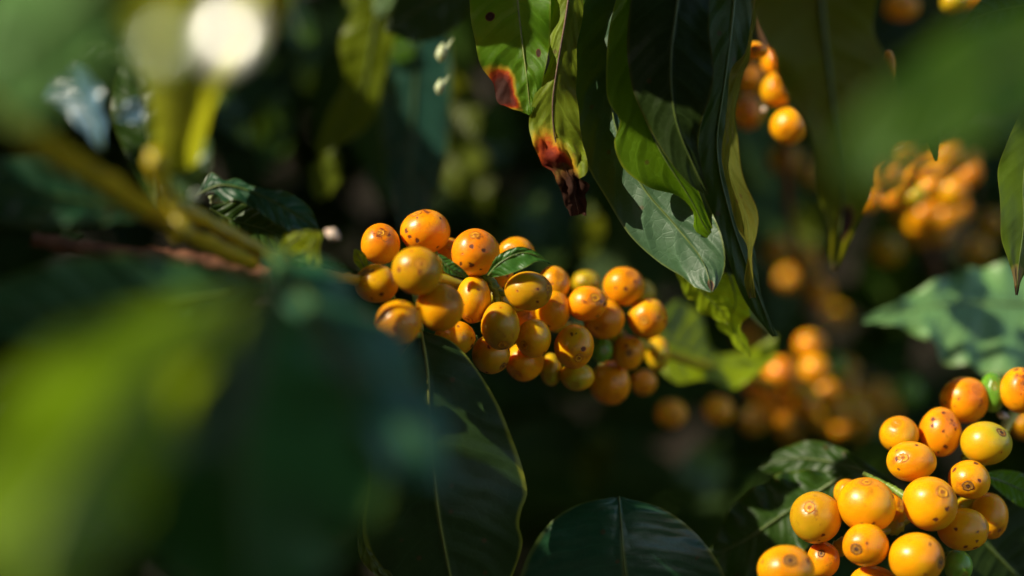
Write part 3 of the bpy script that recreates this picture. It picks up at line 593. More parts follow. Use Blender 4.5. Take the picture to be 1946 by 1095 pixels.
leaf('dark blue green domed leaf rising from the bottom edge in the centre',
 [(1176,943,434),(1180,990,432),(1185,1060,431),(1195,1150,432),(1210,1260,436)],
 [(1172,944),(1090,962,3),(1030,1010,5),(990,1090,6),(985,1170,5),(1195,1262)], [(1180,944),(1262,968,1),(1330,1022,2),(1378,1095,3),(1392,1180,3),(1225,1262)],
 LM('leaf_domed_blue', (0.012, 0.062, 0.022), trans=(0.03, 0.08, 0.01), tf=0.15, rough=0.36, spec=0.6, vein=0.2), None, rib=0.3, seed=25, ripple=0.8, quilt=0.8, ribm=M_RIBD)
leaf('large dark leaf with a pale midrib and yellowish margin hanging under the middle cluster',
 [(800,630,412),(812,700,408),(818,800,405),(823,880,404),(834,980,404),(856,1095,406),(885,1230,410)],
 [(795,634),(752,690,2),(715,780,3),(702,860,3),(698,940,3),(690,1000,3),(700,1050,3),(745,1110,3),(870,1232)],
 [(806,630),(862,652,1),(905,700,2),(945,765,3),(972,830,4),(990,880,4),(1002,935,4),(992,965,3),(986,995,3),(993,1030,3),(980,1080,3),(950,1150,3),(895,1232)],
 LM('leaf_under_cluster', (0.017, 0.042, 0.006), trans=(0.04, 0.08, 0.006), tf=0.22, rough=0.45, rimc=(0.24, 0.26, 0.02), rim=0.85, vein=0.18), None, rib=0.55, ripple=1.2, seed=26, pet=[(790,560,418)], ribm=simple_mat('yellow_midrib', (0.14, 0.16, 0.015), (0.2, 0.22, 0.02), 300))
leaf('thin dark leaf edge at the bottom left of the leaf with the pale midrib',
 [(700,940,408),(690,1010,408),(705,1060,408),(760,1120,409)], [(695,940),(680,1010,0),(690,1070,0),(755,1125)], [(704,940),(702,1005,1),(725,1055,1),(765,1115)], m_olive, None, rib=0, seed=27)
leaf('blurred olive green leaf behind the right end of the middle cluster',
 [(1240,640,520),(1300,660,524),(1370,690,528),(1470,690,532)],
 [(1245,600),(1290,570,10),(1330,600,10),(1360,670,8),(1410,668,8),(1475,640,4)],
 [(1235,680),(1280,728,-12),(1330,722,-12),(1390,738,-10),(1440,712,-8),(1480,670,-4)], LM('leaf_blurred_olive', (0.17, 0.23, 0.002), trans=(0.34, 0.52, 0.006), tf=0.45), None, rib=0.5, seed=28)
# tiny leaves of the middle cluster
leaf('little glossy curled leaf with a lit tip on top of the middle cluster',
 [(928,524,412),(950,500,410),(985,482,409),(1015,484,409),(1046,500,410)],
 [(926,520),(945,487,0),(980,470,0),(1010,474,0),(1045,497)], [(932,528),(965,522,-1),(1000,508,-1),(1020,497,-1),(1046,503)],
 LM('leaf_small_glossy', (0.03, 0.11, 0.016), trans=(0.16, 0.40, 0.03), tf=0.3, rough=0.34, vein=0.15, bumpd=0.00015), 'small leaves among the cherries', rib=0.35, ripple=0.5, seed=30)
leaf('narrow dark green leaf between the tall and the dotted orange cherries',
 [(833,486,409),(852,508,409),(872,520,410),(890,526,412)], [(836,482),(862,498,0),(880,512),(891,525)], [(832,490),(845,517,0),(868,526),(889,528)],
 _lm['leaf_small_glossy'], 'small leaves among the cherries', rib=0.3, ripple=0.3, seed=31)
leaf('tiny upright green leaf at the left end of the middle cluster',
 [(695,512,405),(684,492,405),(674,474,405)], [(687,514),(672,496),(672,474)], [(701,508),(694,484),(676,473)], m_bright, 'small leaves among the cherries', rib=0.25, ripple=0.2, seed=32)
leaf('thin green leaf leading from the blurred stem to the middle cluster',
 [(612,500,400),(640,512,400),(668,520,402),(690,534,404)], [(614,494),(645,500),(672,515),(691,532)], [(610,508),(640,522),(668,527),(689,536)], m_dark, 'small leaves among the cherries', rib=0.25, ripple=0.3, seed=33)
# ------------------------------------------------------------------ left side
GL = 'blurred leaves of the left foreground'
leaf('wavy dark green leaf arching over the left stem, upper of two',
 [(372,374,396),(420,352,394),(480,365,393),(540,395,392),(606,438,394)],
 [(373,370),(396,328,2),(412,334,2),(428,345,2),(450,337,2),(476,354,2),(505,358,1),(548,366,1),(585,390,1),(607,435)],
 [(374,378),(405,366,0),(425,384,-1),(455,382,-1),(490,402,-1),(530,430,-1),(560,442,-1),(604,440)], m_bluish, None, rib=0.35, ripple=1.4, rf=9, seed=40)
leaf('dark leaf directly beneath the wavy one with the blue glint',
 [(398,396,402),(440,418,402),(500,435,402),(562,462,403)], [(402,388),(450,386),(505,402),(556,442),(563,460)], [(398,404),(430,450),(500,478),(545,478),(561,466)], m_dark, None, rib=0.35, seed=41)
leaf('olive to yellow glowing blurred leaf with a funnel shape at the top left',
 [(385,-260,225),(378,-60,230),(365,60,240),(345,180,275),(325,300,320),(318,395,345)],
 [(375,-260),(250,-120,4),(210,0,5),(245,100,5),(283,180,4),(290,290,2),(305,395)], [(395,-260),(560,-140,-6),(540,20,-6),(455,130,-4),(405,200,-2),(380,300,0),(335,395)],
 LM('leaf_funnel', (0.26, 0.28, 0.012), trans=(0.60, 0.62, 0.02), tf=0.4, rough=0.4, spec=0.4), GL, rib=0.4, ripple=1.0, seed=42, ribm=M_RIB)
m_glint = LM('leaf_added_glint', (0.20, 0.24, 0.2), trans=(0.3, 0.4, 0.1), tf=0.1, rough=0.30, spec=1.0, coat=0.9, bumpd=0.00005, vein=0.1)
def glint(label, px, py, d, w_, mat, seed):  # leaf tip added and angled to throw a bright sun glint
    """an added leaf tip turned so that it mirrors the sun"""
    c = P(px, py, d); V_ = (Vector((0, 0, CZ))-c).normalized(); H = (V_+S).normalized()
    u_ = H.cross(Vector((0.3, 0, 1))).normalized(); v_ = H.cross(u_).normalized(); vs = []; uvs = []; fs = []
    for i in range(13):
        t_ = i/12; hw = w_*0.5*math.sin(math.pi*min(1, t_*0.97+0.02))**0.7
        for j in range(-3, 4):
            vs.append(c+v_*(t_-0.5)*w_*1.5+u_*hw*j/3-H*0.03*w_*((t_-.5)**2*4+(j/3)**2)); uvs.append((0.5+j/6, t_))
    for i in range(12):
        for j in range(6): fs.append((i*7+j, i*7+j+1, (i+1)*7+j+1, (i+1)*7+j))
    o = empty('added_glint_leaf', c); tag(o, label, 'young leaf'); bl = mesh_obj('blade', vs, fs, mat, o, uvs, c)
    tv, tf_ = tube_geo([c+v_*w_*0.7, c+v_*w_*1.4+Vector((0, 0.004, 0.002)), c+v_*w_*2.2+Vector((0, 0.010, 0.006))], [0.0005, 0.0006, 0.0008], 8, 8)
    mesh_obj('petiole', tv, tf_, M_PED, o, None, c)
glint('added leaf tip flashing white in the sun, before the funnel shaped leaf', 430, 62, 176, 0.0048, m_glint, 1)
glint('small greenish added leaf tip glinting left of the white flashing one', 308, 82, 178, 0.0030, LM('leaf_added_glint_green', (0.20, 0.38, 0.10), trans=(0.3, 0.4, 0.1), tf=0.1, rough=0.26, spec=0.8, bumpd=0.00005, vein=0.1), 2)
lit(430, 62, 176, 5); lit(308, 82, 178, 4)
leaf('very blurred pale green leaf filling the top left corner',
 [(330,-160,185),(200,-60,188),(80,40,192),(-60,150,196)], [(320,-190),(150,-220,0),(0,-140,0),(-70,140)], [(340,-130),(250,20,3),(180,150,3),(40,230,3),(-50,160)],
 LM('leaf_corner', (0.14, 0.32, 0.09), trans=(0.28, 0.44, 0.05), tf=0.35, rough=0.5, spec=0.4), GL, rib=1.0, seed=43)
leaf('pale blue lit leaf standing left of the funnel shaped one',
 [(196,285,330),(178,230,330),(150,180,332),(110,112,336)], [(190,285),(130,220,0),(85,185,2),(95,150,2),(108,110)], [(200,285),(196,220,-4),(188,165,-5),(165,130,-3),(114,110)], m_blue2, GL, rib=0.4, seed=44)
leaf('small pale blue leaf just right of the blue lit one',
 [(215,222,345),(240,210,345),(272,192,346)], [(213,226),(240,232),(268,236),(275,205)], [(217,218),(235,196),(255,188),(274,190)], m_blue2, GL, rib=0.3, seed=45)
leaf('soft green leaf with a blue sheen rising behind the yellow spot',
 [(362,395,330),(352,340,330),(345,280,332),(345,222,334)], [(358,395),(320,330),(318,270),(340,222)], [(368,395),(394,330),(396,260),(355,220)],
 LM('leaf_soft', (0.05, 0.12, 0.05), trans=(0.14, 0.30, 0.05), tf=0.35, rough=0.35, spec=.8), GL, rib=0.4, seed=46)
leaf('dark bluish leaf behind the left stem running out of the left edge',
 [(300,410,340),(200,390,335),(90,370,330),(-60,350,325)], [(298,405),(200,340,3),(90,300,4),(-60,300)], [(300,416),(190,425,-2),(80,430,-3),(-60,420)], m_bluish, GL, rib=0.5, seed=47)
leaf('upright dark leaf behind the pale blue ones at the left',
 [(300,400,370),(285,300,372),(270,200,374),(250,90,378)], [(296,400),(240,300),(210,200),(240,90)], [(304,400),(330,300),(330,180),(262,90)], m_dark, GL, rib=0.4, seed=48)
leaf('arching dark leaf with a thin lit rim at the upper left',
 [(270,150,350),(220,100,350),(180,90,350),(120,110,352),(60,160,356)], [(265,155),(215,120),(178,112),(125,140),(62,165)], [(276,146),(230,85),(180,80),(110,95),(56,156)], m_dark, GL, rib=0.4, seed=49)
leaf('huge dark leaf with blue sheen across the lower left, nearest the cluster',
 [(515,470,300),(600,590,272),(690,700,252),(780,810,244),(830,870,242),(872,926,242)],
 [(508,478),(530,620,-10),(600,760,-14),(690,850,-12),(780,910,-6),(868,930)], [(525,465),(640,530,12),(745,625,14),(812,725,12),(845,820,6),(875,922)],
 LM('leaf_big_sky_tint', (0.022, 0.10, 0.045), trans=(0.03, 0.14, 0.02), tf=0.15, rough=0.42, spec=0.6), GL, rib=0.8, ripple=2.0, seed=50, quilt=.8)  # blue-green base colour holds the sky sheen
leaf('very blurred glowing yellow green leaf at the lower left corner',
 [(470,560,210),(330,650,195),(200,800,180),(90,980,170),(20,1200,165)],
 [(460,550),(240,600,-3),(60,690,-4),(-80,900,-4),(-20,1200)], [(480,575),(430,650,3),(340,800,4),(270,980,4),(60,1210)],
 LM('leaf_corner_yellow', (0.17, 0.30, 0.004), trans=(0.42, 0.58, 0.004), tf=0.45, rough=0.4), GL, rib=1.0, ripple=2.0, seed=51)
leaf('very blurred dark green leaf along the bottom left',
 [(520,560,255),(500,680,245),(470,820,235),(460,960,230),(480,1180,228)],
 [(510,560),(370,700,4),(270,850,5),(220,1000,4),(460,1190)], [(530,560),(620,680,2),(700,820,2),(720,980,2),(500,1190)],
 LM('leaf_bottom_dark', (0.030, 0.11, 0.022), trans=(0.08, 0.2, 0.01), tf=0.22, rough=0.42), GL, rib=0.8, ripple=2, seed=52)
leaf('blurred dark green leaf below the brown twig at the left',
 [(500,540,330),(380,560,325),(250,580,320),(100,590,315),(-60,600,310)], [(495,532),(370,500,0),(240,485,0),(100,500,0),(-60,560)], [(500,548),(380,620,0),(250,660,0),(100,660,0),(-60,640)],
 LM('leaf_left_mid', (0.035, 0.11, 0.035), trans=(0.06, 0.13, 0.02), tf=0.25, rough=0.45), GL, rib=0.6, seed=53)
leaf('small pale sunlit leaf fragment at the far left under the bluish leaf',
 [(106,452,380),(130,442,380),(160,446,380)], [(106,455),(132,461),(160,449)], [(108,449),(125,436),(160,443)], m_pale, GL, rib=0.2, ripple=0.1, seed=54)
leaf('blurred bright yellow petal like leaf where the stem meets the cluster, curving up',
 [(532,488,374),(555,460,372),(590,444,372),(612,446,372)], [(528,486),(540,450),(580,438),(612,440)], [(538,490),(575,478),(600,458),(612,452)], m_yellow, 'blurred yellow leaflets on the stem', rib=0.2, ripple=0.2, seed=55)
leaf('blurred yellow leaflet curving down from the upper yellow one',
 [(598,450,370),(592,475,370),(600,505,370),(612,522,370)], [(588,450),(582,480),(588,505),(608,524)], [(610,450),(606,475),(612,498),(616,520)], m_yellow, 'blurred yellow leaflets on the stem', rib=0.2, ripple=0.2, seed=56)
leaf('lime leaflet low between the two yellow ones on the stem',
 [(545,488,378),(565,482,378),(585,500,378)], [(545,494),(565,504),(584,504)], [(548,482),(570,466),(588,494)], m_bright, 'blurred yellow leaflets on the stem', rib=0.2, ripple=0.2, seed=57)
leaf('blurred very close dark leaf reaching in from the right edge over the olive one',
 [(2060,40,215),(1960,90,212),(1850,150,208),(1740,220,205),(1620,300,205),(1560,345,206)],
 [(2050,-10),(1930,0,2),(1820,50,3),(1710,130,2),(1610,240,1),(1556,342)], [(2070,90),(1980,220,-4),(1880,260,-5),(1770,300,-4),(1660,360,-2),(1562,352)],
 LM('leaf_right_close', (0.030, 0.085, 0.005), trans=(0.22, 0.32, 0.006), tf=0.4, rough=0.5, spec=0.25), None, rib=0.9, ripple=1.5, seed=58)
# ------------------------------------------------------------------ blurred hanging leaves behind, upper middle
GB = 'blurred hanging leaves in the dark upper middle'
leaf('olive blurred leaf hanging with its tip to the left, upper middle',
 [(735,-60,540),(710,60,542),(690,170,545),(650,240,548),(604,290,550)], [(730,-60),(650,60,0),(652,150,0),(620,220,0),(598,286)], [(745,-60),(760,30,0),(735,130,0),(700,240,0),(612,292)],
 LM('leaf_back_olive', (0.13, 0.17, 0.005), trans=(0.36, 0.38, 0.012), tf=0.45), GB, rib=0.6, seed=60)
leaf('dark blurred leaf left of the olive one in the upper middle',
 [(650,60,600),(630,140,602),(615,220,604),(603,280,606)], [(645,60),(600,150),(596,220),(600,280)], [(655,60),(670,140),(645,220),(606,282)], m_dark, GB, rib=0.6, seed=61)
leaf('long bluish blurred leaf with an olive margin hanging above the cluster',
 [(800,-60,560),(795,80,562),(785,220,564),(778,340,566),(775,450,568)], [(795,-60),(735,60,0),(722,200,0),(735,330,0),(768,452)], [(808,-60),(852,60,0),(858,200,0),(840,340,0),(782,452)],
 LM('leaf_back_blue', (0.014, 0.065, 0.045), trans=(0.08, 0.12, 0.01), tf=0.2, rough=0.33, spec=.8, rim=0.9, rimc=(0.16, 0.18, 0.01)), GB, rib=0.6, seed=62)
leaf('dim green blurred leaf just left of the long bluish one',
 [(720,100,640),(712,220,642),(716,320,644),(730,400,646)], [(712,100),(662,200),(680,290),(726,400)], [(728,100),(755,220),(752,320),(734,402)],
 LM('leaf_back_green', (0.03, 0.07, 0.01), trans=(0.10, 0.18, 0.01), tf=0.35), GB, rib=0.6, seed=63)
leaf('green blurred leaf at the top edge above the long bluish one',
 [(930,-80,500),(860,-20,502),(790,20,505),(735,60,508)], [(920,-110),(840,-80,0),(770,-30,0),(730,55)], [(935,-50),(870,50,0),(800,80,0),(740,64)],
 LM('leaf_back_top', (0.03, 0.06, 0.012), trans=(0.08, 0.12, 0.01), tf=0.3), GB, rib=0.6, seed=64)
leaf('small vivid green lit leaf right of the olive one in the upper middle',
 [(735,110,560),(760,95,560),(786,100,560)], [(735,116),(765,118),(785,106)], [(738,104),(762,62),(788,96)], m_bright, GB, rib=0.3, seed=65)
leaf('pale lit leaf fragment at the top edge left of the olive one',
 [(730,-30,540),(728,0,540),(716,30,540)], [(715,-30),(708,5),(714,32)], [(748,-30),(748,5),(722,32)], m_pale, GB, rib=0.2, seed=66)
leaf('green blurred leaf clump bit left of the pale fragment at the top edge',
 [(650,10,620),(665,40,620),(690,60,620)], [(640,16),(650,55),(686,66)], [(660,0),(690,30),(696,56)], LM('leaf_back_mid', (0.07, 0.13, 0.012), trans=(0.2, 0.34, 0.02), tf=.4), GB, rib=0.2, seed=67)
leaf('yellow green blurred leaf at the top edge beside the green clump bit',
 [(650,-30,600),(675,-5,600),(705,10,600)], [(650,-20),(668,16),(700,20)], [(655,-40),(690,-30),(708,0)], m_yellow, GB, rib=0.2, seed=68)
rq = random.Random(77)
for q_, (x, y, d, sz, lb) in enumerate([(470,90,640,150,'dark bluish blurred leaf in the gap right of the white flash'),(520,250,700,170,'dim blurred leaf in the dark left of the olive hanging one'),
   (890,330,720,170,'dim green blurred leaf in the dark above the dotted orange cherry'),(1010,430,690,130,'dim green blurred leaf behind the upper right of the middle cluster'),
   (940,250,760,150,'dim blurred leaf under the scorched hanging leaves'),(1540,420,800,150,'dim blurred leaf in the dark gap left of the long olive leaf'),
   (1700,640,860,170,'dim blurred leaf in the dark under the broad grey green leaf'),(1330,900,760,170,'dim blurred leaf in the dark hollow above the domed leaf'),
   (1130,880,820,150,'dim blurred leaf in the dark right of the large dark leaf'),(1850,560,800,150,'dim blurred leaf behind the brown tip of the right edge leaf'),
   (1660,860,700,140,'faint green blurred leaf left of the right cluster'),(620,330,560,120,'dim olive blurred leaf below the tip of the olive hanging one'),(440,220,600,150,'dim blurred leaf in the dark between the funnel leaf and the olive one'),(560,40,700,150,'dim blurred leaf at the top edge right of the white flash'),(880,200,620,150,'dim blurred leaf right of the long bluish one'),(900,620,900,160,'faint leaf far behind the underside of the middle cluster'),(1250,330,700,150,'dim leaf behind the gap between scorched and dark hanging leaves'),(1120,440,640,110,'olive dim leaf above the right half of the middle cluster')]):
    a_ = rq.uniform(-0.6, 0.6)+math.pi/2; ca, sa = math.cos(a_), math.sin(a_); wv = sz*rq.uniform(.17, .24)
    md = [(x+ca*sz*(t_-.5), y+sa*sz*(t_-.5), d+t_*rq.uniform(-40, 40)) for t_ in (0, .33, .66, 1)]
    tl = rq.uniform(-12, 12)
    leaf(lb, md, [(md[0][0], md[0][1])]+[(m_[0]+sa*wv, m_[1]-ca*wv, tl) for m_ in md[1:3]]+[(md[3][0], md[3][1])],
         [(md[0][0], md[0][1])]+[(m_[0]-sa*wv, m_[1]+ca*wv, -tl) for m_ in md[1:3]]+[(md[3][0], md[3][1])], [m_dark, LM('leaf_back_green', (0.03, 0.07, 0.01)), m_olive][q_ % 3], 'dim blurred leaves in the dark background', rib=0.6, seed=80+q_, n=30, m=5)
for (x, y, s_, lb) in [(838,100,11,'small pale bud highest in the dark gap above the middle cluster'), (835,165,9,'small pale bud lower in the dark gap above the middle cluster')]:
    c = P(x, y, 470); k = 470/F/1000
    vs, fs = tube_geo([c+Vector((0, 0, -s_*k*1.6)), c+Vector((0, 0, -s_*k*.6)), c+Vector((s_*k*.2, 0, s_*k*.6)), c+Vector((s_*k*.3, 0, s_*k*1.7))], [s_*k*.4, s_*k, s_*k*.9, s_*k*.1], 14, 10, 0.2, x)
    o = empty('flower_bud', c); tag(o, lb, 'bud', 'pale buds in the gap'); mesh_obj('bud_body', vs, fs, M_BUD, o, None, c)
    vs, fs = tube_geo([c+Vector((s_*k*.2, 0, -s_*k)), c+Vector((s_*k*1.2, 0, s_*k)), c+Vector((s_*k*2.2, 0, s_*k*2.6))], [s_*k*.3, s_*k*.35, s_*k*.05], 10, 8)
    mesh_obj('sepal', vs, fs, M_BUD, o, None, c)
for (x, y, d, s_, lb, mt_) in [(410,379,398,15,'pale green knobbly bud sitting between the wavy leaf and the one beneath', M_BUD),
                        (632,446,368,20,'blurred pinkish withered petal sticking out beside the yellow leaflets', M_PETAL),
                        (1906,790,446,14,'pinkish withered bud between the glossy orange and the yellowish cherries', M_PETAL),
                        (1452,208,486,10,'grey brown shrivelled bud beside the two sunlit gold cherries', M_PETAL)]:
    c = P(x, y, d); k = d/F/1000; rr_ = random.Random(x); o = empty('flower_bud', c); tag(o, lb, 'bud')
    for q in range(4 if s_ > 13 else 2):
        e = Vector((rr_.uniform(-1, 1), rr_.uniform(-.6, .3), rr_.uniform(-.5, .5)))*s_*k
        vs, fs = tube_geo([c-e*1.0, c-e*.2, c+e*.6, c+e*1.0], [s_*k*.15, s_*k*.55, s_*k*.5, s_*k*.1], 12, 10, 0.35, q)
        mesh_obj('bud_scale', vs, fs, mt_, o, None, c)
# ------------------------------------------------------------------ twigs
branch('thick blurred olive stem slanting in from the left edge', [(-120,130,240),(40,250,265),(200,350,300),(345,440,340),(480,500,368)], [2.9,2.7,2.5,2.2,2.0], M_GREENW, [(345,440,340,3.2)], name='coffee_twig', cat='twig')
branch('yellow green stem running from the leaf node towards the middle cluster', [(330,385,352),(430,440,364),(535,497,378),(640,525,394),(700,535,406)], [2.0,1.9,1.8,1.6,1.4], M_GREENW, [(535,497,378,2.6)], name='coffee_twig', cat='twig')
branch('twig carrying the middle cluster of cherries off to the right', [(690,535,408),(800,525,424),(900,548,432),(1000,590,440),(1100,625,452),(1200,648,468),(1320,690,510),(1480,730,600),(1640,770,680)], [1.6,1.5,1.5,1.5,1.6,1.6,1.8,2.0,2.2], M_GREENW,
   [(800,525,424,3.2),(940,560,434,3.2),(1060,615,446,3.2),(1180,645,462,3.2)])
branch('reddish brown blurred twig below the yellow green stem', [(60,455,365),(200,478,370),(330,492,374),(440,512,378),(515,524,380)], [1.9,2.0,2.2,2.7,2.2], M_BARK, [(430,512,378,3.0)])
branch('twig carrying the lower right cluster of cherries', [(2060,640,470),(1946,760,456),(1880,860,440),(1800,930,434),(1700,1000,428),(1600,1040,424),(1500,1120,418),(1400,1220,410)], [1.9,1.8,1.7,1.6,1.6,1.6,1.6,1.6], M_GREENW, [(1830,900,436,3.2),(1700,1000,428,3.0),(1600,1040,424,3.0)])
branch('thin pale green leaf stalk left of the big ringed gold cherry', [(1640,900,432),(1690,925,428),(1722,945,424)], [0.7,0.9,1.3], M_PED, name='leaf_stalk', cat='leaf stalk')
branch('green stalk rising from the left leaf node behind the yellow leaf', [(350,450,320),(330,400,322),(300,340,318),(296,290,312)], [1.4,1.5,1.5,2.0], M_GREENW, [(297,310,312,2.6)], name='coffee_twig', cat='twig')
branch('twig above the top edge that carries the hanging leaves', [(900,-200,430),(1080,-230,428),(1250,-250,428),(1420,-230,426),(1600,-210,380),(1800,-160,410),(2040,0,420)], [1.6,1.7,1.8,1.8,1.8,1.7,1.5], M_BARK)
branch('dim brown twig holding the blurred upper right cherries', [(1560,-100,680),(1640,120,680),(1730,330,660),(1780,520,700),(1850,700,760)], [2.2,2.2,2.2,2.0,2.0], M_BARK)
branch('dim brown twig behind the two sunlit gold cherries', [(1440,-80,530),(1460,80,530),(1490,200,540),(1500,400,640),(1540,600,760)], [1.8,1.8,1.8,2,2], M_BARK)
# short green stalks in the open heart of the middle cluster
branch('shiny green cherry stalks in the open heart of the middle cluster', [(915,520,420),(938,540,420),(946,575,420),(935,590,422)], [1.2,1.3,1.2,1.0], M_PED, [(938,545,420,1.8),(930,585,421,1.6)], name='cherry_stalk', cat='stalk')
# ------------------------------------------------------------------ foliage masses
def leafmass(name, spots, mat, rnd, lmin, lmax, droop=0.6):
    vs = []; fs = []; uvs = []
    for p in spots:
        l = rnd.uniform(lmin, lmax); wd = l*rnd.uniform(0.36, 0.46)
        d = Vector((rnd.gauss(0, 1), rnd.gauss(0, 1), rnd.gauss(-droop, 0.6))).normalized()
        s = d.cross(Vector((rnd.gauss(0, 1), rnd.gauss(0, 1), rnd.gauss(0, 1)))).normalized(); nn = d.cross(s)
        b = len(vs)
        for i in range(9):
            t = i/8; hw = wd/2*math.sin(math.pi*min(1, t*0.98+0.01))**0.75*(1-0.25*t)+0.0004
            c = p+d*(t-0.5)*l+nn*(-0.10*l*(t-.4)**2*4)
            for j in (-1, -.5, 0, .5, 1):
                vs.append(c+s*hw*j+nn*hw*0.25*abs(j)+nn*0.002*math.sin(t*17+j*2)); uvs.append((0.5+j/2, t))
        for i in range(8):
            for j in range(4): fs.append((b+i*5+j, b+i*5+j+1, b+(i+1)*5+j+1, b+(i+1)*5+j))
    o = mesh_obj(name, vs, fs, mat, None, uvs); tag(o, kind='stuff'); return o
rb = random.Random(11)
spots = []
while len(spots) < 2600:
    y = rb.uniform(0.78, 1.9); x = rb.uniform(-0.5, 0.5)*y*1.5; z = CZ+rb.uniform(-0.38, 0.40)*y
    if y < 1.0 and rb.random() < 0.55: continue
    spots.append(Vector((x, y, z)))
tag(leafmass('background_foliage', spots, leaf_mat('leaf_background', (0.022, 0.052, 0.006), trans=(0.10, 0.16, 0.005), tf=0.3, rough=0.6, spec=0.2), rb, 0.09, 0.16),
    'dark out of focus coffee foliage far behind the cherries', 'foliage')
# unseen leaves added to shade the branch, with gaps where sunlight comes through
#   LIT = patches the photograph shows in sun
for a in [(903,470,418,30),(723,464,424,9),(800,430,426,12),(1116,577,440,22),(1186,544,456,16),(1231,600,456,10),(1050,580,440,14),(996,690,436,8),(981,478,440,10),(793,500,395,10),
          (1768,957,414,26),(1700,860,425,16),(1850,800,435,22),(1650,1000,410,22),(1880,950,432,14),(1741,1061,404,14),(1937,742,440,12),(1494,1060,396,10),
          (1250,430,417,8),(1280,450,416,10),(1340,520,411,8),(1330,490,417,10),(1225,400,416,5),(1050,290,414,10),(1090,330,414,9),(1098,390,414,7),(1060,250,414,6),(1060,230,414,6),(1010,150,415,9),(970,175,415,9),(930,140,415,6),(1200,310,409,7),(1260,350,409,5),(1085,100,418,6),(1070,20,422,6),
          (1360,580,451,12),(1400,640,455,9),(1440,600,458,8),(1402,330,408,6),(1425,430,410,6),(1428,500,413,5),(1350,222,434,3),
          (1477,165,488,9),(1499,235,482,9),(1815,4,520,8),(1651,379,545,9),(1760,350,565,18),(1810,364,600,14),(1683,330,560,12),(1780,410,630,18),(1790,290,640,10),
          (1800,600,526,24),(1900,620,528,24),(1700,590,524,14),(1925,300,416,10),(1925,380,417,12),(1920,470,418,10),(1935,530,418,5),
          (1545,680,620,9),(1483,709,600,7),(1450,790,640,5),(1590,770,650,6),(1310,690,524,18),(1400,700,526,14),(1270,620,522,8),(470,70,640,12),(440,220,600,8),(560,40,700,14),(880,200,620,8),(1120,440,640,10),(520,250,700,8),(620,330,560,5),(890,310,720,8),(1010,430,690,8),(1330,880,760,8),(1700,620,860,10),(480,120,900,14),(570,330,950,12),(980,330,1000,16),(1040,420,900,10),(1100,470,950,10),(1520,440,800,6),(1480,490,730,4),(1686,468,700,5),(1860,470,720,5),(1700,740,720,5),(1500,640,900,14),(1900,640,900,16),(1450,900,900,10),(1200,860,1000,10),(520,60,800,12),(900,240,1000,10),(860,380,900,10),(1600,600,820,10),
          (380,0,235,12),(365,60,240,14),(400,100,245,10),(345,180,275,12),(335,250,300,9),(320,330,330,7),(300,310,312,5),(560,470,374,9),(600,490,370,8),(632,446,368,4),(410,379,398,4),(130,445,380,3),
          (60,60,190,16),(140,60,190,14),(200,900,178,10),(570,590,277,4),(740,780,247,4),(660,660,262,2.5),(90,1060,170,14),(60,265,268,10),(130,310,284,10),(200,350,300,10),(270,395,320,9),(345,440,340,9),(420,480,355,8),(440,445,364,6),(500,478,372,6),(470,515,378,5),(400,505,376,5),(1060,230,414,5),(1890,180,210,11),(1800,230,208,6),
          (700,90,542,8),(690,180,545,6),(760,95,560,4),(838,100,470,4),(835,165,470,3),(730,5,540,4),(670,0,600,8),(640,262,548,4),
          (1580,862,460,4),(1440,985,454,5),(1405,950,455,4),(1930,920,444,4),(1000,490,409,5),(1585,450,366,7),(1584,495,369,5)]:
    lit(*a)
SX = S.cross(Vector((0, 0, 1))).normalized(); SY = SX.cross(S).normalized()
discs = [(p.dot(SX), p.dot(SY), r, p.dot(S)) for p, r in LIT]
rc = random.Random(3); spots = []
ctr = P(973, 500, 600)
CV = []; CF = []; CU = []
def shade_leaf(p, l, wd, d, s, nn):
    loc = []
    for i in range(9):
        t = i/8; hw = wd/2*math.sin(math.pi*min(1, t*0.98+0.01))**0.75*(1-0.25*t)+0.0004
        c = p+d*(t-0.5)*l+nn*(-0.08*l*(t-.4)**2*4)
        loc.append([c+s*hw*j+nn*hw*0.2*abs(j) for j in (-1, -.5, 0, .5, 1)])
    return loc
tries = 0; made = 0
SHADE = [(1275,786,552,11),(1365,780,562,11),(1440,740,600,10),(1590,700,640,12),(1530,780,620,11),(1600,790,640,12),(1550,640,610,6),(1311,142,401,10),(1330,90,401,10),(1330,200,401,7),(900,740,404,12),(930,820,404,10),(860,700,405,6),(900,900,404,12),(820,800,404,10),(875,840,404,12),(885,780,404,12),(850,900,404,12),(950,900,404,10),(840,720,404,6),(1290,60,402,12),(1285,150,401,12),(1285,240,402,9),(1320,320,404,6),(1200,60,410,10),(1195,150,410,9),(1240,120,410,9),
         (960,20,418,9),(930,50,418,5),(990,60,418,5),(1068,190,414,2.5),(1480,1030,452,11),(1500,960,452,10),(1500,1060,450,10),(1540,900,455,9),(1480,870,464,9),(1400,1030,452,9),(1530,860,460,8),(1640,895,450,8),(1690,925,442,6),(1610,870,454,7),
         (640,620,268,14),(590,560,285,9),(700,700,252,13),(1560,280,356,14),(1600,420,366,7),(1640,130,358,11),(1500,60,352,9),(1000,560,414,0)]
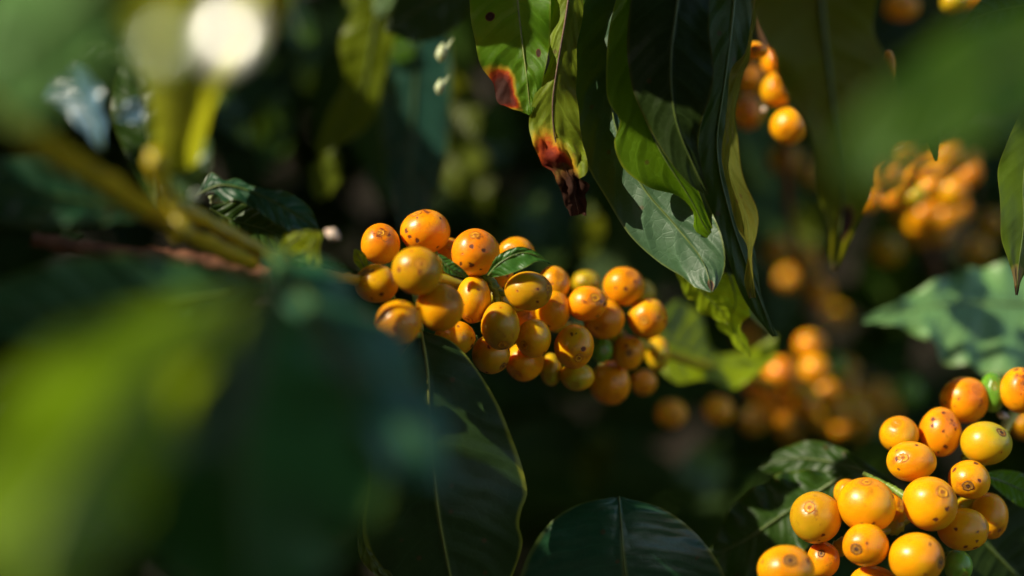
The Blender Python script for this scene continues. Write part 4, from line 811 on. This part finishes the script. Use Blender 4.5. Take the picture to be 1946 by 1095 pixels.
for (sx_, sy_, sd_, sr_) in SHADE:  # leaves added out of view to block the sun from chosen spots
    q0 = P(sx_, sy_, sd_)
    if sr_ <= 0: continue
    k = 0
    for k_try in range(60):
        if k >= 5: break
        t = 0.02
        while True:
            p = q0+S*t
            if p.y < 0.03 or abs(p.x) > 0.40*p.y+0.035+sr_/1000 or abs(p.z-CZ) > 0.235*p.y+0.035+sr_/1000: break
            t += 0.005
        p = q0+S*(t+rc.uniform(0.0, 0.03))+(SX*rc.gauss(0, .25)+SY*rc.gauss(0, .25))*sr_/1000
        ang = rc.uniform(0, 6.28); d = (SX*math.cos(ang)+SY*math.sin(ang)+S*rc.gauss(0, .2)).normalized(); s = d.cross(S).normalized(); nn = d.cross(s)
        l = sr_/1000*2.4; wd = l*0.6
        if k_try > 20: l *= 0.6; wd *= 0.6
        g2 = shade_leaf(p, l, wd, d, s, nn)
        if any((q.dot(SX)-da)**2+(q.dot(SY)-db)**2 < (0.7*dr)**2 and q.dot(S) > ds for row in g2 for q in row[::2] for (da, db, dr, ds) in discs): continue
        k += 1; b0 = len(CV)
        for i, row in enumerate(g2):
            for j, q in enumerate(row): CV.append(q); CU.append((j/4, i/8))
        for i in range(8):
            for j in range(4): CF.append((b0+i*5+j, b0+i*5+j+1, b0+(i+1)*5+j+1, b0+(i+1)*5+j))
while tries < 26000:
    tries += 1
    t = rc.uniform(0.20, 0.75)
    a = rc.uniform(-0.75, 1.5); b = rc.uniform(-0.55, 0.75)
    fine = tries > 11000
    if fine: a = rc.uniform(-0.62, 0.30); b = rc.uniform(-0.28, 0.34); t = rc.uniform(0.13, 0.5)
    p = ctr+SX*a+SY*b+S*(t-0.0)
    l = rc.uniform(0.012, 0.045) if fine else (rc.uniform(0.05, 0.12) if tries > 3000 else rc.uniform(0.09, 0.15)); wd = l*rc.uniform(0.36, 0.46)
    d = (SX*rc.gauss(0, 1)+SY*rc.gauss(0, 1)+S*rc.gauss(0, .45)).normalized(); s = d.cross(S+Vector((rc.gauss(0, .3), rc.gauss(0, .3), rc.gauss(0, .3)))).normalized(); nn = d.cross(s)
    g2 = shade_leaf(p, l, wd, d, s, nn); ok = True
    for row in g2:
        for q in row:
            if q.y > 0.02 and abs(q.x) < 0.40*q.y+0.03 and abs(q.z-CZ) < 0.235*q.y+0.03: ok = False; break
            if q.length < 0.0: ok = False; break
            if (q-Vector((0, 0, CZ))).length < 0.06: ok = False; break
        if not ok: break
    if not ok: continue
    pa = p.dot(SX); pb_ = p.dot(SY); near = [q for q in discs if (q[0]-pa)**2+(q[1]-pb_)**2 < (q[2]+l*0.6)**2]
    for row in (g2 if near else ()):
        for q in row[::2]:
            qa = q.dot(SX); qb = q.dot(SY); qs = q.dot(S)
            for (da, db, dr, ds) in near:
                if (qa-da)**2+(qb-db)**2 < dr*dr and qs > ds: ok = False; break
            if not ok: break
        if not ok: break
    if not ok: continue
    b0 = len(CV); made += 1
    for i, row in enumerate(g2):
        for j, q in enumerate(row): CV.append(q); CU.append((j/4, i/8))
    for i in range(8):
        for j in range(4): CF.append((b0+i*5+j, b0+i*5+j+1, b0+(i+1)*5+j+1, b0+(i+1)*5+j))
print('added shade leaves', made, 'of', tries)
cn = mesh_obj('added_shade_foliage', CV, CF, leaf_mat('leaf_added_shade', (0.020, 0.045, 0.010), trans=(0.06, 0.12, 0.008), tf=0.2, rough=0.45), None, CU)
tag(cn, 'unseen foliage added to shade the branch from above and left, outside the picture', 'foliage', kind='stuff')
